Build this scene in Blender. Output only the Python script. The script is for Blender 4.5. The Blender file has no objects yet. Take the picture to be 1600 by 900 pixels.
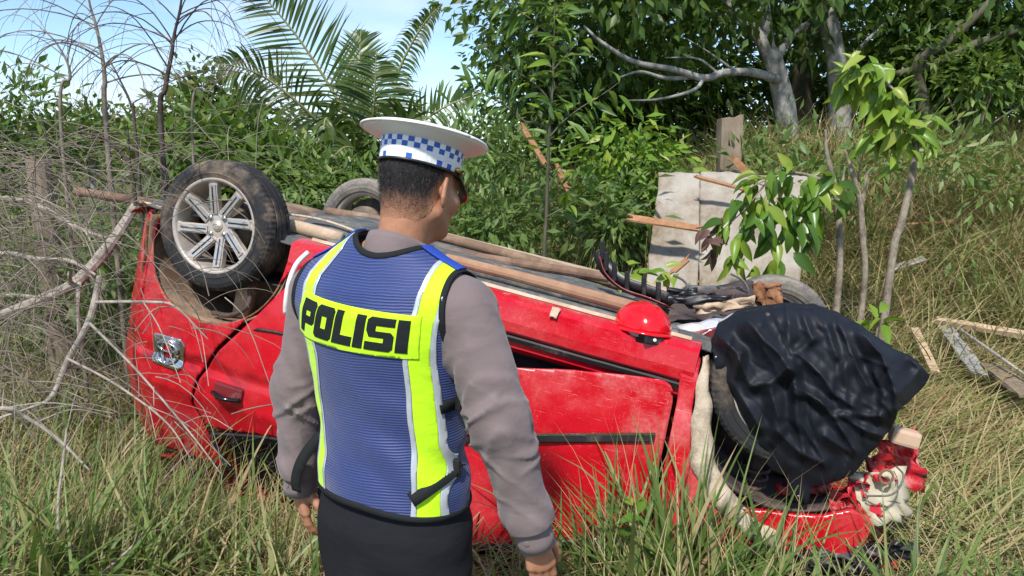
import bpy, bmesh, math, random
import numpy as np
from mathutils import Vector, Matrix, Euler
from mathutils.bvhtree import BVHTree

# ------------------------------------------------------------------ camera, sky, sun, exposure
sc = bpy.context.scene
FPX = 1209.0; PITCH = math.radians(9.85); CAMZ = 1.64
cam_d = bpy.data.cameras.new('camera'); cam = bpy.data.objects.new('camera', cam_d)
sc.collection.objects.link(cam); sc.camera = cam
cam_d.sensor_width = 36.0; cam_d.lens = 36.0 * FPX / 1600.0; cam_d.clip_end = 2000; cam_d.clip_start = .05
cam.location = (0, 0, CAMZ); cam.rotation_euler = (math.pi / 2 - PITCH, 0, 0)

SUN_EL, SUN_AZ = math.radians(52), math.radians(196)      # azimuth clockwise from +Y: behind the camera, a little to its left
sdir = Vector((math.sin(SUN_AZ) * math.cos(SUN_EL), math.cos(SUN_AZ) * math.cos(SUN_EL), math.sin(SUN_EL)))
sun_d = bpy.data.lights.new('sun', 'SUN'); sun = bpy.data.objects.new('sun', sun_d)
sc.collection.objects.link(sun)
sun_d.energy = 3.3; sun_d.angle = math.radians(3.5); sun_d.color = (1.0, .955, .89)
sun.rotation_euler = sdir.to_track_quat('Z', 'Y').to_euler(); sun.location = (0, -5, 20)

world = bpy.data.worlds.new('World'); sc.world = world; world.use_nodes = True
nt = world.node_tree; nt.nodes.clear()
w_out = nt.nodes.new('ShaderNodeOutputWorld'); w_bg = nt.nodes.new('ShaderNodeBackground')
w_sky = nt.nodes.new('ShaderNodeTexSky'); w_sky.sky_type = 'NISHITA'; w_sky.sun_disc = False
w_sky.sun_elevation = SUN_EL; w_sky.sun_rotation = SUN_AZ; w_sky.air_density = .9; w_sky.dust_density = .35; w_sky.ozone_density = 4.5
w_tc = nt.nodes.new('ShaderNodeTexCoord'); w_map = nt.nodes.new('ShaderNodeMapping')
w_map.inputs['Scale'].default_value = (1.2, 1.2, 3.6)
w_n = nt.nodes.new('ShaderNodeTexNoise'); w_n.inputs['Scale'].default_value = 2.3; w_n.inputs['Detail'].default_value = 9; w_n.inputs['Roughness'].default_value = .58
w_r = nt.nodes.new('ShaderNodeValToRGB'); w_r.color_ramp.elements[0].position = .46; w_r.color_ramp.elements[1].position = .82
w_mix = nt.nodes.new('ShaderNodeMix'); w_mix.data_type = 'RGBA'
w_mix.inputs['B'].default_value = (4.9, 5.5, 6.3, 1)
nt.links.new(w_tc.outputs['Generated'], w_map.inputs['Vector']); nt.links.new(w_map.outputs['Vector'], w_n.inputs['Vector'])
nt.links.new(w_n.outputs['Fac'], w_r.inputs['Fac']); nt.links.new(w_r.outputs['Color'], w_mix.inputs['Factor'])
nt.links.new(w_sky.outputs['Color'], w_mix.inputs['A']); nt.links.new(w_mix.outputs['Result'], w_bg.inputs['Color'])
nt.links.new(w_bg.outputs['Background'], w_out.inputs['Surface'])
w_bg.inputs['Strength'].default_value = .12
vs = sc.view_settings; vs.view_transform = 'Standard'; vs.look = 'None'; vs.exposure = .76; vs.gamma = 1; vs.use_curve_mapping = False

# ------------------------------------------------------------------ helpers
rng = np.random.default_rng(7); random.seed(7)
A = np.array
_fw = A([0, math.cos(PITCH), -math.sin(PITCH)]); _up = A([0, math.sin(PITCH), math.cos(PITCH)]); _rt = A([1., 0, 0]); _C = A([0, 0, CAMZ])
def P(px, py, Y):                                   # world point seen at a pixel of the photograph, Y metres ahead
    d = _fw + (px - 800) / FPX * _rt + (450 - py) / FPX * _up
    return _C + d * (Y / d[1])
def ray(px, py):
    d = _fw + (px - 800) / FPX * _rt + (450 - py) / FPX * _up
    return d / np.linalg.norm(d)
def nrm(v): v = np.asarray(v, float); return v / (np.linalg.norm(v, axis=-1, keepdims=True) + 1e-12)
_col = sc.collection

def mesh_obj(name, V, F, mat=None, parent=None, smooth=False, attrs=None, fmat=None, loc=None, mats=None):
    me = bpy.data.meshes.new(name)
    V = np.asarray(V, float)
    if isinstance(F, np.ndarray):
        k = F.shape[1]; n = len(F)
        me.vertices.add(len(V)); me.vertices.foreach_set('co', V.astype(np.float32).ravel())
        me.loops.add(n * k); me.loops.foreach_set('vertex_index', F.astype(np.int32).ravel())
        me.polygons.add(n); me.polygons.foreach_set('loop_start', np.arange(0, n * k, k, dtype=np.int32))
        me.update(calc_edges=True)
    else:
        me.from_pydata([tuple(v) for v in V], [], [tuple(int(i) for i in f) for f in F])
    for m in (mats or ([mat] if mat else [])): me.materials.append(m)
    if fmat is not None: me.polygons.foreach_set('material_index', np.asarray(fmat, np.int32))
    if smooth: me.polygons.foreach_set('use_smooth', np.ones(len(me.polygons), bool))
    for k_, a in (attrs or {}).items():
        at = me.attributes.new(k_, 'FLOAT', 'POINT'); at.data.foreach_set('value', np.asarray(a, np.float32))
    me.validate()
    o = bpy.data.objects.new(name, me); _col.objects.link(o)
    if parent is not None: o.parent = parent
    if loc is not None: o.location = loc
    return o
def empty(name, loc=(0, 0, 0), label=None, cat=None, group=None, kind=None, parent=None):
    o = bpy.data.objects.new(name, None); _col.objects.link(o); o.location = loc; o.empty_display_size = .1
    if parent is not None: o.parent = parent
    return tag(o, label, cat, group, kind)
def tag(o, label=None, cat=None, group=None, kind=None):
    if label: o['label'] = label
    if cat: o['category'] = cat
    if group: o['group'] = group
    if kind: o['kind'] = kind
    return o
def join(parts):                                    # [(V,F)...] -> V,F ; all faces as lists
    Vs, Fs, o = [], [], 0
    for V, F in parts:
        Vs.append(np.asarray(V, float)); Fs += [[int(i) + o for i in f] for f in F]; o += len(V)
    return np.concatenate(Vs), Fs
def tri(F):
    if isinstance(F, np.ndarray) and F.shape[1] == 3: return F
    out = []
    for f in F:
        for i in range(1, len(f) - 1): out.append((f[0], f[i], f[i + 1]))
    return np.array(out, int)
def vnormals(V, F):
    F = tri(F); n = np.cross(V[F[:, 1]] - V[F[:, 0]], V[F[:, 2]] - V[F[:, 0]]); N = np.zeros_like(V)
    for i in range(3): np.add.at(N, F[:, i], n)
    return nrm(N)
def clip(V, F, f):                                  # keep the part of a triangle mesh where f >= 0
    F = tri(F); s = f >= 0
    new = list(F[s[F].all(1)]); part = F[s[F].any(1) & ~s[F].all(1)]
    V = list(map(tuple, V)); cache = {}
    def cut(a, b):
        k = (a, b) if a < b else (b, a)
        if k not in cache:
            t = f[a] / (f[a] - f[b]); va, vb = V[a], V[b]
            V.append(tuple(va[i] + (vb[i] - va[i]) * t for i in range(3))); cache[k] = len(V) - 1
        return cache[k]
    for t in part:
        poly = []
        for i in range(3):
            a, b = t[i], t[(i + 1) % 3]
            if s[a]: poly.append(a)
            if s[a] != s[b]: poly.append(cut(a, b))
        for i in range(1, len(poly) - 1): new.append((poly[0], poly[i], poly[i + 1]))
    V = np.array(V)
    if not len(new): return np.zeros((0, 3)), np.zeros((0, 3), int)
    F = np.array([list(map(int, t)) for t in new]); u, inv = np.unique(F, return_inverse=True)
    return V[u], inv.reshape(F.shape)
def boundary(F):
    F = tri(F); e = np.concatenate([F[:, [0, 1]], F[:, [1, 2]], F[:, [2, 0]]]); k = np.sort(e, 1)
    _, idx, cnt = np.unique(k, axis=0, return_index=True, return_counts=True)
    return e[idx[cnt == 1]]
def loops_of(F):
    nx = {}
    for a, b in boundary(F): nx.setdefault(int(a), []).append(int(b))
    out = []
    while nx:
        s = next(iter(nx)); lp = [s]; c = s
        while c in nx:
            b = nx[c].pop()
            if not nx[c]: del nx[c]
            if b == s: break
            lp.append(b); c = b
        if len(lp) > 3: out.append(lp)
    return out
def shell(V, F, th, N=None):                        # give a sheet thickness along its normals (outer face = V)
    F = tri(F); N = vnormals(V, F) if N is None else N
    n = len(V); W = np.concatenate([V, V - N * th]); b = boundary(F)
    side = np.concatenate([np.stack([b[:, 1], b[:, 0], b[:, 0] + n], 1), np.stack([b[:, 1], b[:, 0] + n, b[:, 1] + n], 1)])
    return W, np.concatenate([F, F[:, ::-1] + n, side])
def tube(pts, rad, n=6, cap=True, squash=1.0):
    pts = np.asarray(pts, float); m = len(pts); rad = np.broadcast_to(np.asarray(rad, float), (m,))
    T = nrm(np.gradient(pts, axis=0)); u = np.cross(T[0], [0.3, .2, 1.0])
    if np.linalg.norm(u) < 1e-3: u = np.cross(T[0], [1., 0, 0])
    u = nrm(u); V = []; a = np.arange(n) * 2 * math.pi / n
    for i in range(m):
        u = nrm(u - T[i] * np.dot(u, T[i])); w = np.cross(T[i], u)
        V.append(pts[i] + rad[i] * (np.cos(a)[:, None] * u + squash * np.sin(a)[:, None] * w))
    V = np.concatenate(V); F = []
    for i in range(m - 1):
        for j in range(n): F.append([i * n + j, i * n + (j + 1) % n, (i + 1) * n + (j + 1) % n, (i + 1) * n + j])
    if cap: F.append(list(range(n))[::-1]); F.append([(m - 1) * n + j for j in range(n)])
    return V, F
def spline(pts, m=16):
    pts = np.asarray(pts, float); k = len(pts)
    q = np.concatenate([[2 * pts[0] - pts[1]], pts, [2 * pts[-1] - pts[-2]]]); out = []
    for t in np.linspace(0, k - 1, m):
        i = min(int(t), k - 2); f = t - i; a, b, c, d = q[i:i + 4]
        out.append(.5 * ((2 * b) + (-a + c) * f + (2 * a - 5 * b + 4 * c - d) * f * f + (-a + 3 * b - 3 * c + d) * f ** 3))
    return np.array(out)
def lathe(prof, n=48, axis='z', a0=0, a1=2 * math.pi):
    prof = np.asarray(prof, float); full = abs(a1 - a0 - 2 * math.pi) < 1e-6
    m = len(prof); cols = n if full else n + 1; th = a0 + (a1 - a0) * np.arange(cols) / n; V = []
    for r, z in prof: V.append(np.stack([r * np.cos(th), r * np.sin(th), np.full(cols, z)], 1))
    V = np.concatenate(V); F = []
    for i in range(m - 1):
        for j in range(n):
            k = (j + 1) % cols
            F.append([i * cols + j, i * cols + k, (i + 1) * cols + k, (i + 1) * cols + j])
    if axis == 'y': V = np.stack([V[:, 0], -V[:, 2], V[:, 1]], 1)      # profile z runs along -y
    return V, F
def box(lo, hi, bev=0):
    lo, hi = A(lo, float), A(hi, float)
    if not bev:
        V = A([[(lo, hi)[i & 1][0], (lo, hi)[(i >> 1) & 1][1], (lo, hi)[i >> 2][2]] for i in range(8)])
        return V, [[0, 2, 3, 1], [4, 5, 7, 6], [0, 1, 5, 4], [2, 6, 7, 3], [0, 4, 6, 2], [1, 3, 7, 5]]
    bm = bmesh.new(); bmesh.ops.create_cube(bm, size=1)
    for v in bm.verts: v.co = Vector(tuple((lo + hi) / 2 + A(v.co) * (hi - lo)))
    bmesh.ops.bevel(bm, geom=bm.edges[:], offset=bev, segments=2, affect='EDGES', profile=.6)
    bm.verts.ensure_lookup_table(); bm.verts.index_update()
    V = A([tuple(v.co) for v in bm.verts]); F = [[v.index for v in f.verts] for f in bm.faces]; bm.free(); return V, F
def plank(a, b, w, t, upv=(0, 0, 1), jag=0.0, seg=6, twist=0):    # board between two points with uneven, splintered ends
    a, b = A(a, float), A(b, float); T = nrm(b - a); s = nrm(np.cross(T, A(upv, float))); u = np.cross(s, T); V = []; F = []
    L = np.linalg.norm(b - a); rr = np.random.default_rng(int(abs(a[0] * 971 + b[1] * 313 + w * 7919)))
    for i in range(seg + 1):
        k = i / seg
        for sx in (-1, -.34, .34, 1):
            e = (rr.uniform(-1, 1) * jag if i in (0, seg) else 0)
            for uz in (-.5, .5):
                V.append(a + T * (k * L + e) + s * sx * w / 2 * (1 + rr.normal(0, .03)) + u * (uz * t + rr.normal(0, t * .05)))
    r = 8
    for i in range(seg):
        o = i * r; p = o + r
        for j in range(3):
            F.append([o + 2 * j + 1, o + 2 * j + 3, p + 2 * j + 3, p + 2 * j + 1]); F.append([o + 2 * j, p + 2 * j, p + 2 * j + 2, o + 2 * j + 2])
        F.append([o, o + 1, p + 1, p]); F.append([o + 6, p + 6, p + 7, o + 7])
    for o, d in ((0, 1), (seg * r, -1)):
        for j in range(3): F.append([o + 2 * j, o + 2 * j + 2, o + 2 * j + 3, o + 2 * j + 1][::d])
    return A(V), F
def _h(i, j, k, seed):
    n = (i * 374761393 + j * 668265263 + k * 2147483647 + seed * 1274126177) & 0x7fffffff
    n = ((n ^ (n >> 13)) * 1274126177) & 0x7fffffff
    return ((n ^ (n >> 16)) & 0xffff) / 65535.0
def noise(p, s=1.0, seed=0, oct=1):                 # value noise, -1..1
    p = np.asarray(p, float) * s; out = 0; amp = 1; tot = 0
    for o in range(oct):
        q = p * 2 ** o; i = np.floor(q).astype(np.int64); f = q - i; f = f * f * (3 - 2 * f); r = 0
        for dx in (0, 1):
            for dy in (0, 1):
                for dz in (0, 1):
                    w = (f[:, 0] if dx else 1 - f[:, 0]) * (f[:, 1] if dy else 1 - f[:, 1]) * (f[:, 2] if dz else 1 - f[:, 2])
                    r = r + w * _h(i[:, 0] + dx, i[:, 1] + dy, i[:, 2] + dz, seed + o)
        out = out + amp * (r * 2 - 1); tot += amp; amp *= .5
    return out / tot
def sheet(c00, c10, c11, c01, nu, nv, amp=0.0, s=8, seed=0, th=.004):     # crumpled sheet between four corners
    u, v = np.meshgrid(np.linspace(0, 1, nu), np.linspace(0, 1, nv), indexing='ij'); u = u.ravel()[:, None]; v = v.ravel()[:, None]
    V = (1 - u) * (1 - v) * A(c00) + u * (1 - v) * A(c10) + u * v * A(c11) + (1 - u) * v * A(c01)
    F = np.array([[i * nv + j, (i + 1) * nv + j, (i + 1) * nv + j + 1, i * nv + j + 1] for i in range(nu - 1) for j in range(nv - 1)])
    F = tri(F); N = vnormals(V, F)
    if amp:
        V = V + N * (np.abs(noise(V, s, seed, 3)) * 2 - .8)[:, None] * amp
        V += .35 * amp * np.stack([noise(V, s, seed + 5), noise(V, s, seed + 6), noise(V, s, seed + 7)], 1)
    return shell(V, F, th)
def poly_sd(x, z, poly):                            # signed distance, positive inside
    poly = A(poly, float); d = np.full(x.shape, 1e9); ins = np.zeros(x.shape, bool); n = len(poly)
    for i in range(n):
        a, b = poly[i], poly[(i + 1) % n]; e = b - a; wx, wz = x - a[0], z - a[1]
        t = np.clip((wx * e[0] + wz * e[1]) / (e @ e), 0, 1); d = np.minimum(d, np.hypot(wx - t * e[0], wz - t * e[1]))
        c = ((a[1] <= z) & (b[1] > z)) | ((b[1] <= z) & (a[1] > z))
        with np.errstate(divide='ignore', invalid='ignore'): xi = a[0] + (z - a[1]) / (b[1] - a[1]) * e[0]
        ins ^= c & (x < xi)
    return np.where(ins, d, -d)
# --- signed distance modelling
def sd_ell(p, c, r, Rm=None):
    q = p - A(c)
    if Rm is not None: q = q @ Rm
    r = A(r); k0 = np.linalg.norm(q / r, axis=1); k1 = np.linalg.norm(q / (r * r), axis=1)
    return k0 * (k0 - 1) / (k1 + 1e-9)
def sd_cone(p, a, b, ra, rb):
    a, b = A(a, float), A(b, float); e = b - a; t = np.clip(((p - a) @ e) / (e @ e), 0, 1)
    return np.linalg.norm(p - a - t[:, None] * e, axis=1) - (ra + (rb - ra) * t)
def smin(a, b, k):
    h = np.clip(.5 + .5 * (b - a) / k, 0, 1); return b + (a - b) * h - k * h * (1 - h)
def smax(a, b, k): return -smin(-a, -b, k)
def surf_nets(fn, lo, hi, h):                       # surface nets on a block-sparse grid
    lo, hi = A(lo, float), A(hi, float); B = 8
    n = (np.ceil((hi - lo) / h / B).astype(int)) * B + 1
    D = np.full(tuple(n), 1.0, np.float32); nb = (n - 1) // B
    bi = np.stack(np.meshgrid(*[np.arange(k) for k in nb], indexing='ij'), -1).reshape(-1, 3)
    cen = lo + (bi * B + B / 2) * h; dc = fn(cen); near = np.abs(dc) < h * B * 1.25
    loc = np.stack(np.meshgrid(*[np.arange(B + 1)] * 3, indexing='ij'), -1).reshape(-1, 3)
    for b in bi[~near][dc[~near] < 0]: D[b[0] * B:b[0] * B + B + 1, b[1] * B:b[1] * B + B + 1, b[2] * B:b[2] * B + B + 1] = -1
    sel = bi[near]
    for k in range(0, len(sel), 256):
        idx = (sel[k:k + 256, None, :] * B + loc[None]).reshape(-1, 3)
        D[idx[:, 0], idx[:, 1], idx[:, 2]] = fn(lo + idx * h)
    s = D < 0
    cs = np.zeros(tuple(n - 1), np.int8)
    for d in np.ndindex(2, 2, 2): cs += s[d[0]:n[0] - 1 + d[0], d[1]:n[1] - 1 + d[1], d[2]:n[2] - 1 + d[2]]
    act = np.argwhere((cs > 0) & (cs < 8)); ids = np.full(tuple(n - 1), -1, int); ids[tuple(act.T)] = np.arange(len(act))
    acc = np.zeros((len(act), 3)); cnt = np.zeros(len(act))
    cor = [A(d) for d in np.ndindex(2, 2, 2)]
    for i in range(8):
        for ax in range(3):
            if cor[i][ax]: continue
            j = cor[i].copy(); j[ax] = 1
            a = D[tuple((act + cor[i]).T)].astype(float); b = D[tuple((act + j).T)].astype(float); x = (a < 0) != (b < 0)
            t = np.where(x, a / np.where(x, a - b, 1), 0); p = act + cor[i] + 0.0; p[:, ax] += t
            acc[x] += p[x]; cnt[x] += 1
    V = lo + acc / cnt[:, None] * h; Fs = []
    for ax in range(3):
        u, v = (ax + 1) % 3, (ax + 2) % 3
        sl0 = [slice(None)] * 3; sl1 = [slice(None)] * 3; sl0[ax] = slice(0, -1); sl1[ax] = slice(1, None)
        e = np.argwhere(s[tuple(sl0)] != s[tuple(sl1)]); e = e[(e[:, u] > 0) & (e[:, v] > 0) & (e[:, u] < n[u] - 1) & (e[:, v] < n[v] - 1)]
        q = []
        for du, dv in ((1, 1), (0, 1), (0, 0), (1, 0)):
            c = e.copy(); c[:, u] -= du; c[:, v] -= dv; q.append(ids[tuple(c.T)])
        q = np.stack(q, 1); flip = ~s[tuple(e.T)]; q[flip] = q[flip][:, ::-1]; Fs.append(q)
    F = np.concatenate(Fs); F = F[(F >= 0).all(1)]
    return V, F

# ------------------------------------------------------------------ materials
class NB:
    def __init__(s, name):
        s.m = bpy.data.materials.new(name); s.m.use_nodes = True; s.t = s.m.node_tree; s.b = s.t.nodes['Principled BSDF']; s.o = s.t.nodes['Material Output']
        s.co = s.n('ShaderNodeTexCoord').outputs['Object']
    def n(s, t, **k):
        x = s.t.nodes.new(t)
        for a, v in k.items(): setattr(x, a, v)
        return x
    def l(s, a, b): s.t.links.new(a, b)
    def noise(s, scale, detail=4, rough=.6, vec=None, stretch=None):
        x = s.n('ShaderNodeTexNoise'); x.inputs['Scale'].default_value = scale; x.inputs['Detail'].default_value = detail; x.inputs['Roughness'].default_value = rough
        v = vec or s.co
        if stretch:
            mp = s.n('ShaderNodeMapping'); mp.inputs['Scale'].default_value = stretch[0]; mp.inputs['Rotation'].default_value = stretch[1]; s.l(v, mp.inputs['Vector']); v = mp.outputs['Vector']
        s.l(v, x.inputs['Vector']); return x.outputs['Fac']
    def ramp(s, fac, stops):
        r = s.n('ShaderNodeValToRGB'); e = r.color_ramp.elements
        while len(e) < len(stops): e.new(.5)
        for x, (p, c) in zip(e, stops):
            x.position = p; c = c if isinstance(c, (tuple, list)) else (c, c, c); x.color = tuple(c) + (1,)
        s.l(fac, r.inputs['Fac']); return r.outputs['Color']
    def mix(s, fac, a, b):
        m = s.n('ShaderNodeMix', data_type='RGBA')
        for k, v in (('Factor', fac), ('A', a), ('B', b)):
            if isinstance(v, (int, float)): m.inputs[k].default_value = v
            elif isinstance(v, tuple): m.inputs[k].default_value = v + (1,)
            else: s.l(v, m.inputs[k])
        return m.outputs['Result']
    def math(s, op, a, b=0.0):
        m = s.n('ShaderNodeMath', operation=op)
        for i, v in enumerate((a, b)):
            if isinstance(v, (int, float)): m.inputs[i].default_value = v
            else: s.l(v, m.inputs[i])
        return m.outputs[0]
    def attr(s, name): x = s.n('ShaderNodeAttribute'); x.attribute_name = name; return x.outputs['Fac']
    def bump(s, h, strength=.3, dist=.01):
        b = s.n('ShaderNodeBump'); b.inputs['Strength'].default_value = strength; b.inputs['Distance'].default_value = dist; s.l(h, b.inputs['Height']); s.l(b.outputs['Normal'], s.b.inputs['Normal'])
    def set(s, color=None, rough=None, metal=None, spec=None, coat=None):
        for k, v in (('Base Color', color), ('Roughness', rough), ('Metallic', metal), ('Specular IOR Level', spec), ('Coat Weight', coat)):
            if v is None: continue
            if isinstance(v, (int, float)): s.b.inputs[k].default_value = v
            elif isinstance(v, tuple): s.b.inputs[k].default_value = v + (1,)
            else: s.l(v, s.b.inputs[k])
        return s
    def leafy(s, color, w=.35, gain=1.3):               # thin leaf: part of the light passes through
        t = s.n('ShaderNodeBsdfTranslucent'); mx = s.n('ShaderNodeMixShader'); mx.inputs[0].default_value = w
        if isinstance(color, tuple): t.inputs['Color'].default_value = color + (1,)
        else: s.l(color, t.inputs['Color'])
        s.l(s.b.outputs[0], mx.inputs[1]); s.l(t.outputs[0], mx.inputs[2]); s.l(mx.outputs[0], s.o.inputs['Surface']); return s
def simple(name, c, rough=.6, metal=0.0, spec=.5, var=.25, scale=12, bump=0.0, bscale=60, bdist=.003):
    m = NB(name); n = m.noise(scale, 5)
    lo = tuple(x * (1 - var) for x in c); hi = tuple(min(1, x * (1 + var)) for x in c)
    m.set(m.ramp(n, [(.3, lo), (.7, hi)]), rough, metal, spec)
    if bump: m.bump(m.noise(bscale, 4), bump, bdist)
    return m.m
def dusty(name, c, dust, amount=.5, rough=.5, metal=0.0, scale=7, bump=.0, spec=.5):
    m = NB(name); n = m.noise(scale, 7, .7); n2 = m.noise(scale * 9, 3)
    f = m.math('MULTIPLY', m.ramp(n, [(.62 - amount * .35, 0), (.80 - amount * .25, 1)]), m.ramp(n2, [(.2, .5), (.6, 1)]))
    m.set(m.mix(f, c, dust), m.ramp(f, [(0, rough), (1, .9)]), metal, spec)
    if bump: m.bump(n2, bump, .003)
    return m.m
def paint_mat():
    m = NB('red_paint'); red = (.50, .004, .014)
    n = m.noise(2.4, 6, .65); fine = m.noise(70, 3); 
    sc1 = m.noise(13, 5, .75, stretch=((1.0, 1.0, 14), (0, math.radians(38), 0)))
    sc2 = m.noise(26, 4, .7, stretch=((16, 1, 1.0), (0, math.radians(18), 0)))
    scr = m.math('MAXIMUM', m.ramp(sc1, [(.60, 0), (.74, 1)]), m.ramp(sc2, [(.64, 0), (.76, 1)]))
    zone = m.ramp(n, [(.46, 0), (.66, 1)])
    film = m.math('MULTIPLY', zone, m.ramp(fine, [(.3, .25), (.7, .75)]))
    sw = m.math('MULTIPLY', scr, m.attr('scuff'))
    sw2 = m.math('MULTIPLY', film, m.math('ADD', m.math('MULTIPLY', m.attr('scuff'), .62), .06))
    spk = m.ramp(m.noise(160, 2, .5), [(.72, 0), (.78, .55)])
    f = m.math('MINIMUM', m.math('MAXIMUM', m.math('MAXIMUM', sw, sw2), spk), .85)
    m.set(m.mix(f, red, (.72, .36, .33)), m.ramp(f, [(0, .17), (.5, .55), (1, .75)]), 0.0, .5)
    m.bump(m.noise(5, 3), .12, .02)
    return m.m
def leaf_mat(name, stops, obj_rand=False, rough=.42, w=.35):
    m = NB(name)
    if obj_rand:
        oi = m.n('ShaderNodeObjectInfo'); f = oi.outputs['Random']
    else: f = m.attr('rnd')
    c = m.ramp(f, stops); v = m.noise(30, 3); c2 = m.mix(m.math('MULTIPLY', v, .35), c, (.16, .20, .04))
    m.set(c2, rough, 0.0, .35); m.leafy(m.mix(.5, c2, (.22, .34, .03)), w); return m.m
def bark_mat(name, a, b, scale=14, stretch=(1, 1, .25), bump=.6):
    m = NB(name); n = m.noise(scale, 7, .7, stretch=(stretch, (0, 0, 0))); n2 = m.noise(scale * .4, 4)
    c = m.ramp(n, [(.3, a), (.68, b)]); m.set(m.mix(m.ramp(n2, [(.45, 0), (.7, .5)]), c, tuple(x * .6 for x in a)), .9, 0.0, .2); m.bump(n, bump, .01); return m.m

M = {}
M['red'] = paint_mat()
M['red_scuffed'] = dusty('scuffed_red_paint', (.42, .006, .014), (.52, .24, .21), .36, .45, scale=14)
M['red_clean'] = simple('red_plastic', (.62, .006, .012), .16, 0, .5, .06)
M['dark_red'] = dusty('dark_red_paint', (.16, .012, .016), (.3, .2, .15), .25, .4)
M['tan_metal'] = dusty('mud_coated_metal', (.40, .29, .19), (.56, .45, .33), .6, .8, scale=9, bump=.5)
M['cream_edge'] = dusty('bare_primer_edge', (.52, .43, .32), (.27, .20, .13), .5, .85, scale=20, bump=.8)
M['mud'] = dusty('mud_splash', (.17, .105, .065), (.36, .25, .16), .5, .9, scale=6, bump=.6)
M['mud_dark'] = dusty('dark_dirty_metal', (.045, .03, .028), (.14, .09, .07), .4, .75, scale=6, bump=.4)
M['rust'] = dusty('rusty_steel', (.17, .065, .025), (.30, .16, .08), .5, .85, scale=12, bump=.5)
M['undercoat'] = dusty('underbody_coating', (.075, .08, .08), (.24, .21, .17), .45, .75, scale=11, bump=.9)
M['blackp'] = dusty('black_plastic', (.012, .012, .013), (.10, .09, .08), .25, .42, scale=8)
M['blackg'] = simple('glossy_black', (.006, .006, .008), .12, 0, .5, .1)
M['dark'] = simple('cabin_shade', (.02, .02, .022), .7, 0, .3, .3)  # near-black colour standing in for the shade inside the cabin
M['glass'] = simple('tinted_glass', (.008, .010, .012), .06, 0, .6, .1)
M['chrome'] = dusty('chrome', (.62, .62, .62), (.35, .33, .3), .3, .12, 1.0, scale=14)
M['alloy'] = dusty('dusty_alloy', (.42, .38, .34), (.50, .41, .32), .55, .5, .35, scale=13)
M['alloy_face'] = dusty('machined_alloy', (.56, .55, .54), (.42, .35, .28), .48, .38, .7, scale=24)
M['alloy_dark'] = dusty('wheel_inside', (.05, .045, .042), (.25, .18, .12), .5, .7, scale=10)
def tyre_mat():
    m = NB('tyre_rubber'); n = m.noise(6, 7, .7); n2 = m.noise(40, 4)
    f = m.math('MULTIPLY', m.ramp(n, [(.47, 0), (.72, .9)]), m.ramp(n2, [(.25, .4), (.65, 1)]))
    m.set(m.mix(f, (.022, .022, .023), (.27, .20, .14)), .82, 0, .3); m.bump(n2, .35, .004); return m.m
M['tyre'] = tyre_mat()
M['tyre_grey'] = dusty('dusty_tyre', (.07, .068, .064), (.25, .215, .175), .7, .9, scale=8, bump=.3)
M['cream'] = dusty('cream_plastic', (.50, .45, .32), (.36, .27, .17), .45, .5, scale=10)
M['beige'] = dusty('beige_plastic', (.52, .36, .25), (.42, .30, .2), .3, .6)
M['silverp'] = dusty('torn_silver_panel', (.6, .6, .62), (.4, .3, .22), .3, .4, .3)
M['pole'] = bark_mat('weathered_pole', (.13, .075, .05), (.30, .20, .14), 10, (1, 1, 1), .5)
M['pole2'] = bark_mat('peeled_pole', (.26, .13, .075), (.40, .25, .16), 8, (1, 1, 1), .3)
M['deadwood'] = bark_mat('dead_wood', (.20, .17, .14), (.46, .41, .34), 16, (1, 1, 1), .6)
M['twig'] = bark_mat('dry_twig', (.11, .09, .07), (.33, .28, .22), 5, (1, 1, 1), .2)
M['twig_dark'] = bark_mat('dark_twig', (.035, .027, .023), (.12, .095, .08), 9, (1, 1, 1), .2)
M['bark'] = bark_mat('grey_bark', (.10, .095, .08), (.46, .45, .42), 13, (1, 1, .8), .7)
M['bark_moss'] = bark_mat('mossy_bark', (.055, .055, .035), (.16, .15, .10), 9, (1, 1, .5), .6)
M['stem'] = bark_mat('sapling_stem', (.11, .085, .06), (.40, .34, .26), 26, (1, 1, .7), .6)
M['post'] = bark_mat('post_wood', (.14, .105, .07), (.32, .255, .185), 12, (1, 1, .2), .5)
M['plank'] = bark_mat('sawn_wood', (.36, .25, .14), (.56, .43, .29), 9, (1, 1, 1), .3)
M['splint'] = bark_mat('splintered_wood', (.24, .11, .05), (.44, .24, .13), 12, (1, 1, 1), .3)
M['board'] = dusty('weathered_board', (.36, .33, .28), (.19, .14, .09), .62, .9, scale=3.2, bump=.4)
M['greyboard'] = dusty('grey_board', (.24, .24, .24), (.4, .36, .3), .4, .7)
# vegetation
G = dict
M['grass'] = leaf_mat('green_grass', [(0, (.045, .10, .022)), (.35, (.09, .16, .035)), (.58, (.16, .23, .06)), (.72, (.27, .28, .11)), (.85, (.44, .35, .20)), (1, (.40, .25, .15))], rough=.5, w=.3)
M['straw'] = leaf_mat('dry_straw', [(0, (.16, .17, .05)), (.3, (.30, .25, .11)), (.6, (.46, .36, .20)), (.85, (.36, .22, .12)), (1, (.22, .11, .06))], rough=.7, w=.2)
M['bank'] = leaf_mat('bank_grass', [(0, (.085, .15, .03)), (.35, (.19, .24, .06)), (.6, (.37, .33, .14)), (.85, (.54, .43, .24)), (1, (.38, .22, .12))], rough=.6, w=.3)
M['leaf_dark'] = leaf_mat('dark_foliage', [(0, (.022, .060, .013)), (.5, (.050, .115, .020)), (.82, (.085, .16, .025)), (.95, (.17, .21, .04)), (1, (.26, .17, .06))])
M['leaf_mid'] = leaf_mat('mid_foliage', [(0, (.045, .10, .018)), (.5, (.095, .18, .032)), (.85, (.17, .25, .05)), (1, (.30, .29, .08))])
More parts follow.
